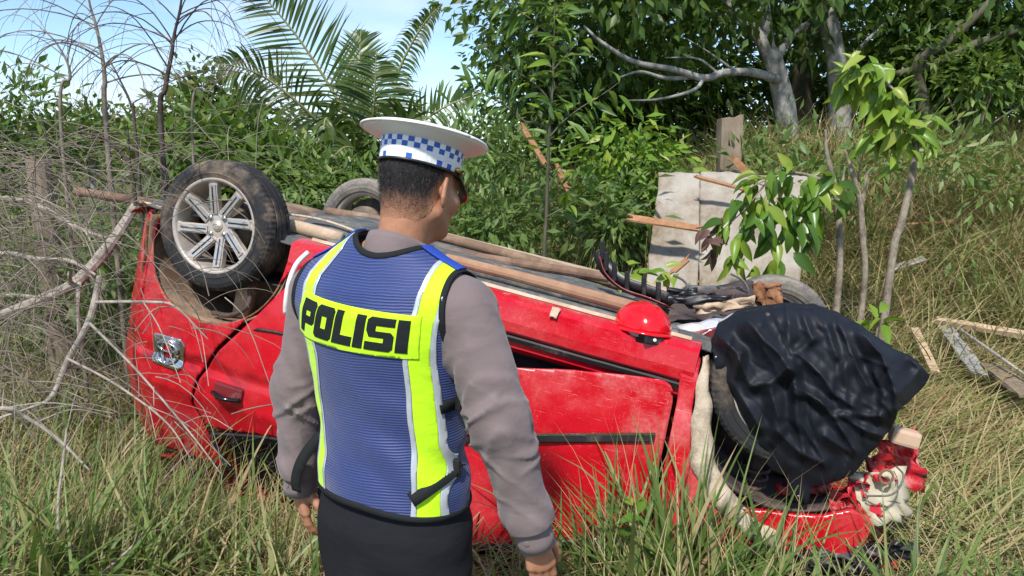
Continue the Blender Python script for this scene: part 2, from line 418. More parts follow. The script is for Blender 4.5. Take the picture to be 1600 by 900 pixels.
M['leaf_olive'] = leaf_mat('olive_foliage', [(0, (.06, .08, .018)), (.5, (.12, .15, .035)), (1, (.23, .20, .07))])
M['leaf_herb'] = leaf_mat('herb_foliage', [(0, (.06, .125, .03)), (.5, (.125, .21, .055)), (.9, (.24, .30, .10)), (1, (.36, .30, .13))])
M['leaf_bright'] = leaf_mat('bright_foliage', [(0, (.07, .17, .02)), (.5, (.16, .30, .03)), (1, (.36, .42, .05))])
M['leaf_sap'] = leaf_mat('sapling_leaf', [(0, (.045, .11, .03)), (.5, (.085, .17, .05)), (1, (.17, .28, .07))], True)
M['leaf_big'] = leaf_mat('seedling_leaf', [(0, (.03, .10, .015)), (.5, (.075, .19, .02)), (.8, (.17, .30, .03)), (1, (.30, .38, .05))], True, .3)
M['leaf_lime'] = leaf_mat('lime_leaf', [(0, (.12, .24, .02)), (.6, (.24, .37, .04)), (1, (.36, .42, .08))], True, .35)
M['leaf_purple'] = leaf_mat('purple_leaf', [(0, (.10, .035, .05)), (1, (.22, .08, .12))], True, .35, .2)
M['leaf_brown'] = leaf_mat('withered_leaf', [(0, (.20, .075, .03)), (1, (.42, .19, .07))], True, .8, .2)
M['palm'] = leaf_mat('palm_leaflet', [(0, (.024, .055, .014)), (.5, (.052, .098, .024)), (.9, (.12, .16, .04)), (1, (.30, .24, .09))], rough=.35, w=.3)
M['rachis'] = simple('palm_rachis', (.28, .27, .10), .5)
# the person
def skin_mat():
    m = NB('skin'); n = m.noise(14, 7, .7); m.set(m.ramp(n, [(.28, (.29, .125, .065)), (.5, (.40, .19, .105)), (.72, (.50, .25, .15))]), .5, 0, .4)
    m.b.inputs['Subsurface Weight'].default_value = .12; m.b.inputs['Subsurface Radius'].default_value = (.012, .005, .003); m.bump(m.noise(220, 3), .12, .002); return m.m
M['skin'] = skin_mat()
def hair_mat():
    m = NB('short_hair'); n = m.noise(90, 5, .7); n2 = m.noise(420, 2)
    f = m.math('ADD', m.attr('fade'), m.math('MULTIPLY', m.math('SUBTRACT', n, .5), .5)); f = m.math('ADD', f, m.math('MULTIPLY', m.math('SUBTRACT', n2, .5), .35))
    m.set(m.mix(m.ramp(f, [(.06, 0), (.80, 1)]), (.40, .19, .105), (.014, .011, .011)), .62, 0, .35); m.bump(n2, .7, .004); return m.m
M['hair'] = hair_mat(); M['strand'] = simple('hair_strand', (.014, .011, .010), .5, 0, .4, .2)
def cloth_mat(name, c, sc_=900, var=.12, rough=.85):
    m = NB(name); n = m.noise(7, 4); w = m.noise(sc_, 2)
    m.set(m.ramp(n, [(.3, tuple(x * (1 - var) for x in c)), (.7, tuple(x * (1 + var) for x in c))]), rough, 0, .2); m.b.inputs['Sheen Weight'].default_value = .15 if c[0] > .1 else 0.0; cr = m.noise(8, 3, .5, stretch=((1, 1, 2.0), (.5, .3, 0))); m.bump(m.math('ADD', m.math('MULTIPLY', cr, 6.0), m.math('MULTIPLY', w, .2)), .5, .0022); return m.m
M['shirt'] = cloth_mat('uniform_shirt', (.178, .138, .134))
M['trouser'] = cloth_mat('black_trousers', (.012, .012, .015))
M['webbing'] = cloth_mat('black_webbing', (.014, .016, .016), 400)
def vest_mat():
    m = NB('vest_mesh_fabric'); sp = m.n('ShaderNodeSeparateXYZ'); m.l(m.co, sp.inputs[0])
    wob = m.math('MULTIPLY', m.noise(9, 3), .010); z = m.math('ADD', sp.outputs['Z'], wob)
    st = m.math('SINE', m.math('MULTIPLY', z, 2 * math.pi / .0062)); hol = m.noise(520, 1, .5)
    line = m.ramp(st, [(.25, 0), (.85, 1)]); patch = m.ramp(m.noise(4.5, 3), [(.36, .15), (.64, 1)])
    f = m.math('MULTIPLY', line, patch)
    c = m.mix(f, (.013, .032, .140), (.060, .082, .215)); c = m.mix(m.math('MULTIPLY', m.ramp(hol, [(.55, 0), (.7, 1)]), .45), c, (.010, .016, .07))
    m.set(c, .55, 0, .4); m.b.inputs['Sheen Weight'].default_value = .25; m.bump(st, .5, .0012); return m.m
M['vest'] = vest_mat(); M['vest_plain'] = cloth_mat('blue_binding', (.02, .06, .33), 500)
M['neon'] = cloth_mat('fluorescent_yellow', (.50, .86, .015), 700, .05, .6)
M['reflect'] = simple('reflective_tape', (.50, .54, .58), .35, .25, .5, .1, 30)
M['letter'] = cloth_mat('black_letter', (.012, .016, .016), 300)
M['cap_white'] = simple('white_cap_cloth', (.80, .79, .77), .35, 0, .5, .05)
M['check_blue'] = simple('check_blue', (.025, .10, .42), .4, 0, .4, .15, 60); M['check_white'] = simple('check_white', (.74, .75, .77), .4, 0, .4, .08, 60)
M['gold'] = simple('brass', (.55, .36, .10), .3, .9)
M['eye'] = simple('eye_white', (.7, .66, .6), .2)
M['badge_w'] = simple('white_badge', (.75, .74, .73), .6)
def nylon_mat():
    m = NB('black_nylon'); n = m.noise(5, 4); m.set(m.ramp(n, [(.3, (.005, .006, .009)), (.7, (.010, .012, .018))]), .60, 0, .28)
    m.bump(m.noise(22, 4, .6), .22, .006); return m.m
M['nylon'] = nylon_mat()
def ground_mat():
    m = NB('ground_thatch'); n = m.noise(1.6, 8, .7); n2 = m.noise(45, 4, .7)
    c = m.ramp(n2, [(.25, (.045, .035, .02)), (.5, (.13, .10, .05)), (.75, (.27, .21, .11))]); m.set(m.mix(m.ramp(n, [(.4, 0), (.65, .6)]), c, (.06, .085, .02)), .95, 0, .1); m.bump(n2, .8, .03); return m.m
M['ground'] = ground_mat()
# ------------------------------------------------------------------ ground
def sstep(a, b, x): t = np.clip((np.asarray(x, float) - a) / (b - a), 0, 1); return t * t * (3 - 2 * t)
def ground_z(x, y):
    x = np.asarray(x, float); y = np.asarray(y, float)
    p = np.stack([x.ravel(), y.ravel(), np.zeros(x.size)], 1)
    g = .98 * sstep(4.5, 9.0, y) * sstep(-2.6, 1.4, x) + .22 * sstep(5, 12, y) * (1 - sstep(-2.6, 1.4, x))
    g = g + .8 * sstep(12, 40, y) * sstep(-1, 6, x) + .42 * sstep(4.4, 7.2, y) * sstep(1.3, 2.9, x)
    g = g - .12 * np.exp(-(((x + .1) / 1.7) ** 2 + ((y - 3.5) / .8) ** 2))
    g = g + (.05 * noise(p, .9, 3, 3) + .015 * noise(p, 5, 9, 2)).reshape(x.shape)
    return g
_xs = np.concatenate([-np.geomspace(400, 8, 14), np.arange(-7.5, 7.6, .15), np.geomspace(8, 400, 14)])
_ys = np.concatenate([[-30, -12, -5], np.arange(-3, 12.1, .15), np.geomspace(12.6, 900, 22)])
_X, _Y = np.meshgrid(_xs, _ys, indexing='ij'); _Z = ground_z(_X, _Y); ny = len(_ys)
_F = np.array([[i * ny + j, (i + 1) * ny + j, (i + 1) * ny + j + 1, i * ny + j + 1] for i in range(len(_xs) - 1) for j in range(ny - 1)])
tag(mesh_obj('ground', np.stack([_X.ravel(), _Y.ravel(), _Z.ravel()], 1), _F, M['ground'], smooth=True), 'rough grassy ground around the overturned car', kind='structure')

# ------------------------------------------------------------------ the overturned car (built upright in its own axes: x forward, y left, z up; rolled onto its roof)
CQ = (-0.29590131, 0.2014472, 3.05430887); CT = A([-1.04431517, 4.16340706, 1.4934448])
car = empty('car', tuple(CT), 'red hatchback lying upside down on its roof with muddy wheels in the air', 'car')
car.rotation_euler = (CQ[2], CQ[1], CQ[0])
CR = np.array(Euler((CQ[2], CQ[1], CQ[0])).to_matrix())
def c2w(v): return np.asarray(v, float) @ CR.T + CT
def w2c(v): return (np.asarray(v, float) - CT) @ CR
def cpix(px, py, yl):                               # point on the car's plane y = yl seen at a pixel
    d = w2c(_C + ray(px, py)) - w2c(_C); c = w2c(_C); return c + d * ((yl - c[1]) / d[1])
def crush(V, amp=.012):                             # what lies below the ground is pressed up onto it
    W = c2w(V); g = ground_z(W[:, 0], W[:, 1]) + .015 + amp * noise(W, 9, 21, 2)
    W[:, 2] = np.where(W[:, 2] < g, g + .05 * (W[:, 2] - g), W[:, 2]); return w2c(W)
def side_y(x, z):
    y = .815 + .014 * np.sin(np.clip((z - .3) / .75, 0, 1) * math.pi) - .32 * np.clip(.32 - z, 0, 1)
    y = y - .40 * np.clip(z - 1.0, 0, 1) - 1.7 * np.clip(-.16 - x, 0, 1) ** 2 - .45 * np.clip(x - 2.6, 0, 2) ** 2
    return y - .010 * np.exp(-((z - .86) / .025) ** 2) * (x < 2.1)
def panel(name, poly, parent, mat=None, holes=(), th=.012, h=.014, yf=side_y, dent=.004, scuff=.2, seed=1, side=1, sm=True):
    poly = A(poly, float); lo, hi = poly.min(0) - h, poly.max(0) + h
    xs = np.arange(lo[0], hi[0] + h, h); zs = np.arange(lo[1], hi[1] + h, h); X, Z = np.meshgrid(xs, zs, indexing='ij'); n = len(zs)
    F = tri(np.array([[i * n + j, i * n + j + 1, (i + 1) * n + j + 1, (i + 1) * n + j] for i in range(len(xs) - 1) for j in range(n - 1)]))
    V = np.stack([X.ravel(), 0 * X.ravel(), Z.ravel()], 1)
    V, F = clip(V, F, poly_sd(V[:, 0], V[:, 2], poly))
    for hx, hz, hr in holes: V, F = clip(V, F, np.hypot(V[:, 0] - hx, V[:, 2] - hz) - hr)
    V[:, 1] = yf(V[:, 0], V[:, 2]) + dent * noise(V, 5, seed, 3)
    N = vnormals(V, F)
    if N[:, 1].mean() < 0: F = F[:, ::-1]; N = -N
    V, F = shell(V, F, th, N); V[:, 1] *= side
    V = crush(V)
    s = scuff(V) if callable(scuff) else np.full(len(V), scuff)
    return mesh_obj(name, V, F, mat or M['red'], parent, attrs={'scuff': s}, smooth=False)
ARC = (.04, .30, .362)
tail = lambda x: x
body = empty('body', parent=car)
quarter_poly = [(-.60, .68), (-.31, .68), (-.31, .27), (.43, .27), (.425, .345), (.30, .54), (.142, .755), (.062, .92), (.035, 1.06), (.09, 1.15), (.18, 1.36), (-.22, 1.36), (-.42, 1.2)]
panel('quarter_panel', quarter_poly, body, holes=[ARC], scuff=lambda V: .22 + .3 * sstep(-.1, -.4, V[:, 0]), seed=3)
panel('rear_bumper', [(-.62, .285), (-.318, .275), (-.318, .672), (-.60, .672)], car, holes=[ARC], scuff=.35, th=.02, seed=4, dent=.010)
def rib(name, pts, r, mat, parent=None, n=8, sq=1.0): V, F = tube(pts, r, n, True, sq); return mesh_obj(name, V, F, mat, parent or car, smooth=True)
# rear door
rd = panel('rear_door', [(.452, .362), (.318, .555), (.158, .765), (.078, .925), (.050, 1.055), (.105, 1.135), (.155, 1.15), (.50, 1.075), (1.28, 1.03), (1.28, .362)], car, scuff=.10, seed=5)
hx = cpix(356, 613, .83)
V, F = box((hx[0] - .075, hx[1] - .02, hx[2] - .034), (hx[0] + .075, hx[1] + .006, hx[2] + .036), .012); mesh_obj('handle_recess', V, F, M['dark_red'], rd)
rib('handle', spline([(hx[0] - .07, .835, hx[2] + .018), (hx[0], .862, hx[2] + .022), (hx[0] + .07, .835, hx[2] + .018)], 10), .014, M['blackg'], rd, 8, .7)
rib('trim', spline([(.30, .822, .635), (.36, .828, .615), (.52, .828, .60)], 8), [.004, .010, .014, .015, .015, .015, .014, .012], M['blackp'], rd, 6, .5)
panel('rear_window', [(.175, 1.168), (.50, 1.088), (1.26, 1.045), (1.22, 1.42), (.36, 1.42), (.25, 1.32)], car, M['glass'], th=.006, yf=lambda x, z: side_y(x, z) - .018, dent=.002)
rib('window_seal', spline([(.165, .795, 1.16), (.50, .80, 1.082), (.9, .81, 1.055), (1.27, .81, 1.038)], 20), .009, M['blackp'], rd, 6)
rib('window_seal', spline([(.165, .795, 1.16), (.22, .76, 1.27), (.33, .70, 1.42)], 10), .010, M['blackp'], rd, 6)
rib('b_pillar', [(1.30, .80, 1.02), (1.28, .66, 1.38)], .035, M['blackp'], body, 6)
# the fuel filler lid: bright square cover with an oval ring emblem
fc = (cpix(235, 520, .83) + cpix(285, 530, .83) + cpix(288, 578, .83) + cpix(240, 570, .83)) / 4
flid = empty('fuel_lid', parent=car)
fp = [(fc[0] - .082, fc[2] - .068), (fc[0] + .060, fc[2] - .075), (fc[0] + .085, fc[2] - .05), (fc[0] + .085, fc[2] + .055), (fc[0] + .062, fc[2] + .075), (fc[0] - .078, fc[2] + .068)]
panel('cover', fp, flid, M['chrome'], yf=lambda x, z: side_y(x, z) + .007, th=.008, dent=.0, h=.010)
def ell_ring(name, cx, cz, a, b, r, parent, mat, off=.012, ro=.0):
    t = np.linspace(0, 2 * math.pi, 33); x = a * np.cos(t); z = b * np.sin(t); X = cx + x * math.cos(ro) - z * math.sin(ro); Z = cz + x * math.sin(ro) + z * math.cos(ro)
    return rib(name, np.stack([X, side_y(X, Z) + off, Z], 1), r, mat, parent, 6)
ell_ring('emblem', fc[0], fc[2], .056, .056, .0065, flid, M['chrome'])
ell_ring('emblem', fc[0], fc[2], .022, .052, .0055, flid, M['chrome'], .013)
ell_ring('emblem', fc[0], fc[2] - .022, .048, .020, .0055, flid, M['chrome'], .013)
panel('emblem_inset', [(fc[0] - .018, fc[2] - .035), (fc[0] + .018, fc[2] - .035), (fc[0] + .014, fc[2] + .03), (fc[0] - .014, fc[2] + .03)], flid, M['red'], yf=lambda x, z: side_y(x, z) + .009, th=.002, dent=0, h=.01)
# sill
def loft(sec, xs, name, mat, parent, jit=.0, scuff=.4):
    sec = A(sec, float); V = []; F = []
    for i, x in enumerate(xs):
        V.append(np.stack([np.full(len(sec), x), sec[:, 0], sec[:, 1]], 1))
    V = np.concatenate(V); k = len(sec)
    for i in range(len(xs) - 1):
        for j in range(k - 1): F.append([i * k + j, (i + 1) * k + j, (i + 1) * k + j + 1, i * k + j + 1])
    if jit: V = V + jit * np.stack([0 * V[:, 0], noise(V, 4, 3, 3), noise(V, 4, 8, 3)], 1)
    return mesh_obj(name, V, F, mat, parent, attrs={'scuff': np.full(len(V), scuff) if not callable(scuff) else scuff(V)})
xs = np.linspace(.405, 2.14, 70)
sill = loft([(.60, .205), (.745, .200), (.795, .212), (.812, .226), (.818, .300), (.812, .338), (.792, .352), (.775, .352)], xs, 'sill', M['red'], body, .006, lambda V: .35 + .55 * sstep(.79, .74, V[:, 1]) + .4 * sstep(1.9, 2.1, V[:, 0]))
loft([(.792, .353), (.800, .362), (.796, .378), (.775, .380)], xs, 'door_seal', M['blackp'], body, .003)
loft([(.776, .381), (.776, .405), (.755, .425), (.62, .43)], xs, 'door_step', M['red'], body, .003, .1)
loft([(.733, .198), (.728, .186), (.722, .186), (.717, .199)], np.linspace(.45, 2.1, 60), 'pinch_weld', M['tan_metal'], body, .004)
for px, py, w_ in ((868, 490, .016),):    # torn patches where the primer shows
    c = cpix(px, py, .80); V, F = sheet((c[0] - w_, .80, c[2] - .02), (c[0] + w_, .80, c[2] - .02), (c[0] + w_, .825, c[2] + .015), (c[0] - w_, .825, c[2] + .015), 10, 6, .008, 40, 3); mesh_obj('torn_edge', V, F, M['tan_metal'], sill)
# front door, sprung open at its rear edge and sagging
def door_y(x, z): return .826 + np.clip(2.09 - x, 0, 2) * .20 + .012 * np.sin(np.clip((z - .35) / .7, 0, 1) * math.pi)
fd_poly = [(1.26, .50), (1.46, .448), (1.70, .40), (1.95, .362), (2.05, .355), (2.082, .375), (2.092, .43), (2.10, .60), (2.115, .93), (2.06, .97), (1.88, 1.035), (1.57, 1.15), (1.27, 1.24)]
fd = panel('front_door', fd_poly, car, yf=door_y, scuff=lambda V: .25 + .85 * sstep(.62, .38, V[:, 2]) + .6 * sstep(1.75, 2.05, V[:, 0]), dent=.010, th=.022, seed=8)
mz = lambda x: .57 + (2.06 - x) * .262
xx = np.linspace(1.28, 2.06, 24); V = []; F = []
for x in xx:
    for dz, dy in ((-.018, .004), (-.014, .016), (.012, .018), (.020, .004)): V.append((x, door_y(x, mz(x)) + dy, mz(x) + dz))
for i in range(23):
    for j in range(3): F.append([i * 4 + j, i * 4 + 4 + j, i * 4 + 5 + j, i * 4 + 1 + j])
F += [[0, 1, 2, 3], [95, 94, 93, 92]]; mesh_obj('side_moulding', V, F, M['blackp'], fd)
V2 = [(x, door_y(x, mz(x)) + .017, mz(x) - .020 + k) for x in xx for k in (0, .008)]; mesh_obj('moulding_highlight', V2, [[2 * i, 2 * i + 2, 2 * i + 3, 2 * i + 1] for i in range(23)], M['chrome'], fd)
panel('front_window', [(1.27, 1.25), (1.57, 1.158), (1.88, 1.043), (2.06, .978), (2.0, 1.14), (1.7, 1.45), (1.27, 1.5)], fd, M['glass'], yf=lambda x, z: door_y(x, z) - .03 - .25 * np.clip(z - 1.0, 0, 1), th=.006)
rib('window_seal', spline([(1.27, door_y(1.27, 1.2) + .004, 1.244), (1.57, door_y(1.57, 1.1) + .004, 1.154), (1.88, door_y(1.88, 1) + .004, 1.04), (2.06, .835, .975)], 20), .011, M['blackp'], fd, 6)
mc = cpix(948, 872, .97); mi = empty('mirror', parent=car)
def blob(c, r, n=20, m=12, e=.75):
    t = np.linspace(0, math.pi, m); a = np.linspace(0, 2 * math.pi, n, endpoint=False); T, Aa = np.meshgrid(t, a, indexing='ij'); se = lambda v: np.sign(v) * np.abs(v) ** e
    V = np.stack([c[0] + r[0] * se(np.sin(T)) * se(np.cos(Aa)), c[1] + r[1] * se(np.sin(T)) * se(np.sin(Aa)), c[2] + r[2] * se(np.cos(T))], -1).reshape(-1, 3)
    return V, np.array([[i * n + j, i * n + (j + 1) % n, (i + 1) * n + (j + 1) % n, (i + 1) * n + j] for i in range(m - 1) for j in range(n)])
V, F = blob(mc, (.115, .06, .075)); mesh_obj('mirror_housing', V, F, M['blackg'], mi, smooth=True)
V, F = box((mc[0] - .01, .83, mc[2] - .06), (mc[0] + .05, mc[1], mc[2] - .02), .01); mesh_obj('mirror_stalk', V, F, M['blackp'], mi)
# front fender: torn rear half, pale turned-in edge, red lower half of the arch
panel('front_fender', [(2.085, .25), (2.150, .235), (2.165, .43), (2.205, .62), (2.33, .765), (2.44, .83), (2.42, .95), (2.13, .965), (2.118, .62), (2.106, .42)], car, scuff=1.0, dent=.014, th=.01, seed=11)
edge = A([(2.155, .232), (2.160, .33), (2.17, .43), (2.185, .53), (2.215, .635), (2.275, .715), (2.35, .775), (2.45, .825), (2.56, .855)]); ep = spline(np.stack([edge[:, 0], side_y(edge[:, 0], edge[:, 1]) + .006, edge[:, 1]], 1), 40)
V = []; F = []
for i, p in enumerate(ep):
    t = i / 39; w = .02 + .085 * math.sin(min(1, t * 1.6) * math.pi / 2) * (1 - .35 * t); T = nrm(ep[min(39, i + 1)] - ep[max(0, i - 1)]); inn = nrm(np.cross(T, A([0, 1., 0])));  inn = inn if inn[0] > 0 or inn[2] < 0 else -inn
    for k, (f_, d_) in enumerate(((0, 0), (.33, .002), (.75, -.004), (1, -.018))): V.append(p + inn * w * f_ + A([.004 * math.sin(i * .9 + 2 * k), d_ + .003 * math.sin(i * 1.3 + k), .004 * math.cos(i * .7 + k)]))
for i in range(39):
    for j in range(3): F.append([i * 4 + j, i * 4 + 4 + j, i * 4 + 5 + j, i * 4 + 1 + j])
V, F = shell(A(V), tri(F), .006); mesh_obj('fender_edge', V, F, M['cream_edge'], car)
panel('fender_arch', [(2.36, .765), (2.43, .742), (2.52, .722), (2.61, .705), (2.70, .678), (2.79, .63), (2.87, .66), (2.86, .76), (2.76, .845), (2.62, .885), (2.50, .872)], car, dent=.012, th=.03, scuff=.3, seed=12)
# hood, roof, tail and the far side of the shell
def skin(name, pts, nu, nv, mat, amp=.02, seed=0, s=4, th=.006, parent=None, scuff=.4):
    V, F = sheet(*pts, nu, nv, amp, s, seed, th); V = crush(V); return mesh_obj(name, V, F, mat, parent or car, attrs={'scuff': np.full(len(V), scuff)})
skin('hood', ((2.14, .70, .99), (3.05, .62, .84), (3.05, -.62, .84), (2.14, -.70, .99)), 30, 30, M['red'], .03, 2)
skin('roof', ((-.30, .50, 1.50), (1.35, .50, 1.56), (1.35, -.56, 1.58), (-.34, -.56, 1.50)), 40, 26, M['red'], .03, 3)
skin('windscreen', ((1.36, .55, 1.56), (2.12, .66, 1.0), (2.12, -.66, 1.0), (1.36, -.55, 1.56)), 20, 20, M['glass'], .03, 4)
skin('tailgate', ((-.52, .54, .36), (-.40, .44, 1.40), (-.40, -.5, 1.40), (-.54, -.54, .36)), 20, 20, M['red'], .02, 5)
panel('far_side', [(-.58, .28), (2.15, .24), (2.3, .72), (2.9, .7), (2.9, .86), (2.1, 1.0), (.1, 1.08), (-.5, 1.4)], body, holes=[ARC], side=-1, scuff=.3, h=.03)
panel('far_window', [(.1, 1.09), (2.1, 1.02), (1.4, 1.45), (.3, 1.42)], car, M['glass'], side=-1, h=.03, yf=lambda x, z: side_y(x, z) - .012)
skin('cabin_shade_sheet', ((.42, .60, .43), (2.05, .60, .43), (2.05, .52, 1.1), (.42, .52, 1.1)), 12, 8, M['dark'], 0, 6)  # dark sheet added behind the door opening, painted shade of the cabin
skin('cabin_shade_floor', ((-.4, .70, .44), (2.1, .70, .44), (2.1, -.70, .44), (-.4, -.70, .44)), 8, 8, M['dark'], 0, 6)  # inner floor sheet, coloured dark to keep the inside of the shell in shade
for s in (1, -1): rib('a_pillar', crush(A([(2.10, .70 * s, 1.0), (1.75, .63 * s, 1.3), (1.4, .57 * s, 1.55)])), .03, M['red'], body, 6)
# underbody
ub = empty('underbody', parent=car)
def floor_z(x, y): return .205 + .02 * (np.abs(((y + .9) / .3) % 1 - .5) < .2) - .01 * np.cos(x * 9)
X, Y = np.meshgrid(np.linspace(-.42, 2.28, 90), np.linspace(-.72, .72, 60), indexing='ij'); V = np.stack([X.ravel(), Y.ravel(), floor_z(X, Y).ravel()], 1); V[:, 2] += .012 * noise(V, 3, 4, 3)
F = np.array([[i * 60 + j, (i + 1) * 60 + j, (i + 1) * 60 + j + 1, i * 60 + j + 1] for i in range(89) for j in range(59)]); V, F = shell(V, tri(F), -.01); mesh_obj('floor_pan', V, F, M['undercoat'], ub)
for y0, y1, z, m, x0, x1 in ((.40, .46, .178, 'undercoat', .35, 1.95), (-.52, -.42, .145, 'tan_metal', .2, 2.1), (.06, .14, .17, 'undercoat', .3, 2.0), (-.70, -.66, .17, 'tan_metal', .4, 2.0), (.645, .70, .182, 'undercoat', .5, 2.05)):
    V, F = box((x0, y0, z), (x1, y1, .21), .012); V, F = V, tri(F); V[:, 2] += .006 * noise(V, 5, 3); mesh_obj('frame_rail', V, F, M[m], ub)
for x0, y0, x1, y1 in ((.55, .16, 1.15, .42), (1.2, .16, 1.85, .42), (.5, -.4, 1.2, -.02)):
    V, F = box((x0, y0, .165), (x1, y1, .205), .02); mesh_obj('shield_plate', V, F, M['undercoat'], ub)
rib('axle_beam', spline([(0.02, .66, .25), (.10, .3, .22), (.10, -.3, .22), (0.02, -.66, .25)], 20), .045, M['mud'], ub, 10)
for s in (1, -1):
    rib('trailing_arm', spline([(.02, .60 * s, .24), (.2, .56 * s, .19), (.48, .52 * s, .19)], 10), .032, M['tan_metal'], ub, 8)
    rib('damper', [(.12, .60 * s, .30), (.12, .60 * s, .66)], [.030, .026], M['mud'], ub, 12)
    rib('damper_sleeve', [(.10, .62 * s, .44), (.10, .62 * s, .645)], .041, M['tan_metal'], ub, 14)
rib('exhaust_pipe', spline([(2.0, -.12, .16), (1.2, -.12, .14), (.5, -.16, .14), (.25, -.3, .15), (-.1, -.36, .18)], 30), .026, M['mud'], ub, 10)
V, F = blob((-.28, -.2, .26), (.16, .34, .08), 24, 10, .6); mesh_obj('muffler', V, F, M['mud'], ub, smooth=True)
V, F = blob((.42, .1, .20), (.24, .40, .075), 28, 10, .5); mesh_obj('fuel_tank', V, F, M['undercoat'], ub, smooth=True)
rib('brake_cable', spline([(.1, .55, .15), (.35, .5, .13), (.6, .5, .15)], 14), .006, M['cream_edge'], ub, 6)
rib('brake_hose', spline([(.16, .70, .45), (.20, .73, .55), (.13, .74, .62), (.02, .72, .64)], 14), .012, M['mud_dark'], ub, 6)
# wheel wells
def well(name, cx, cz, r, y0, y1, mat, a0, a1, back=True):
    n = 40; t = np.linspace(a0, a1, n); V = []; F = []
    for a in t:
        for y in np.linspace(y0, y1, 7): V.append((cx + r * math.cos(a), y, cz + r * math.sin(a)))
    for i in range(n - 1):
        for j in range(6): F.append([i * 7 + j, i * 7 + 7 + j, i * 7 + 8 + j, i * 7 + 1 + j])
    V = A(V); V += .007 * np.stack([noise(V, 9, 2), 0 * V[:, 0], noise(V, 9, 5)], 1); V, F = shell(V, tri(F), .01); o = mesh_obj(name, V, F, M[mat], car)
    if back:
        b = [(cx, y0 + .005, cz)] + [(cx + (r + .01) * math.cos(a), y0 + .005, cz + (r + .01) * math.sin(a)) for a in t]; V, F = shell(A(b), tri([[0, i, i + 1] for i in range(1, n)]), .01); mesh_obj('inner_wall', V, F, M[mat], o)
    return o
PI = math.pi
w_near = well('wheel_well', ARC[0], ARC[1], ARC[2] + .004, .40, .790, 'mud', -.10, PI + .10)
well('wheel_well', ARC[0], ARC[1], ARC[2] + .004, -.40, -.79, 'mud', -.10, PI + .10)
well('wheel_well', 2.52, .34, .385, .36, .74, 'mud_dark', 1.0, PI + .12)
well('wheel_well', 2.52, .34, .385, -.36, -.76, 'mud_dark', .25, PI + .12)
t = np.linspace(-.05, PI + .12, 50); ax = ARC[0] + ARC[2] * np.cos(t); az = ARC[1] + ARC[2] * np.sin(t)
rib('arch_lip', np.stack([ax, side_y(ax, az) - .010, az], 1), .0045, M['rust'], w_near, 6)
V, F = sheet((-.325, .80, .29), (-.325, .78, .62), (-.27, .60, .56), (-.29, .58, .29), 14, 10, .02, 14, 5); mesh_obj('mud_flange', V, F, M['rust'], w_near)
V, F = sheet((-.30, .74, .24), (-.52, .66, .25), (-.50, .30, .27), (-.26, .30, .25), 14, 12, .025, 10, 6); mesh_obj('bumper_underside', V, F, M['tan_metal'], car)
V, F = sheet((-.60, .40, .28), (-.50, .66, .27), (-.52, .70, .30), (-.62, .42, .32), 8, 5, .01, 20, 6); mesh_obj('bumper_bracket', V, F, M['rust'], car)
# front suspension seen under the jacket
sp_c = cpix(1172, 762, .58); t = np.linspace(0, 5.2 * 2 * PI, 120)
rib('coil_spring', np.stack([sp_c[0] + .05 * np.cos(t), sp_c[1] + .05 * np.sin(t), sp_c[2] - .09 + .17 * t / t[-1]], 1), .0075, M['mud_dark'], car, 6)
rib('strut', [(sp_c[0], sp_c[1], sp_c[2] - .25), (sp_c[0], sp_c[1], sp_c[2] + .12)], .026, M['mud_dark'], car, 10)
# crushed nose: lamp housing, bumper scraps, inner panels
def scrap(name, pix, yl, nu, nv, mat, amp, s, seed, th=.005, dy=(0, 0, 0, 0), scuff=.9, parent=None):
    c = [cpix(*p, yl + d) for p, d in zip(pix, dy)]
    if nu < 12:                                     # sharp creases: every grid point knocked about
        V, F = sheet(*c, nu, nv, 0, s, seed, 0.0); h_ = len(V) // 2; r_ = np.random.default_rng(seed); e_ = r_.normal(0, 1, (h_, 3)) * A([.4, 1., .4]) * amp * .42; V = V[:h_] + e_; Fb = F[:len(F)]; Fb = Fb[(Fb < h_).all(1)]; V, F = shell(V, Fb, th * .8)
    else: V, F = sheet(*c, nu, nv, amp, s, seed, th)
    return mesh_obj(name, V, F, mat, parent or car, attrs={'scuff': np.full(len(V), scuff)})
hl = scrap('headlamp_housing', [(1328, 742), (1412, 728), (1424, 812), (1352, 822)], .66, 8, 8, M['cream'], .034, 13, 4, dy=(.02, -.10, -.06, .04))
lc_ = cpix(1385, 745, .665); t = np.linspace(0, 2 * PI, 21); V, F = tube(np.stack([lc_[0] + .022 * np.cos(t), np.full(21, lc_[1]), lc_[2] + .026 * np.sin(t)], 1), .005, 6); mesh_obj('lamp_socket', V, F, M['mud'], hl)
rib('lamp_wire', spline([cpix(1355, 775, .72), cpix(1395, 772, .72), cpix(1412, 745, .68), cpix(1400, 728, .62)], 16), .004, M['undercoat'], hl, 6)
scrap('bumper_corner', [(1372, 690), (1432, 672), (1444, 768), (1360, 745)], .55, 9, 9, M['red_scuffed'], .08, 11, 7, dy=(.05, -.08, -.08, .08))
scrap('bumper_corner', [(1300, 770), (1350, 740), (1378, 800), (1300, 850)], .70, 9, 9, M['red_scuffed'], .07, 13, 8, dy=(.0, -.05, -.04, .05))
scrap('lamp_bracket', [(1296, 780), (1334, 752), (1352, 790), (1320, 820)], .62, 8, 8, M['dark_red'], .01, 12, 9)
V, F = box((0, 0, 0), (.10, .07, .06), .012); bc = cpix(1392, 672, .60); mesh_obj('plastic_box', V + bc - A([.0, .03, .02]), F, M['beige'], car)
scrap('inner_fender', [(1212, 762), (1300, 760), (1310, 815), (1220, 808)], .60, 9, 8, M['red_scuffed'], .05, 14, 10)
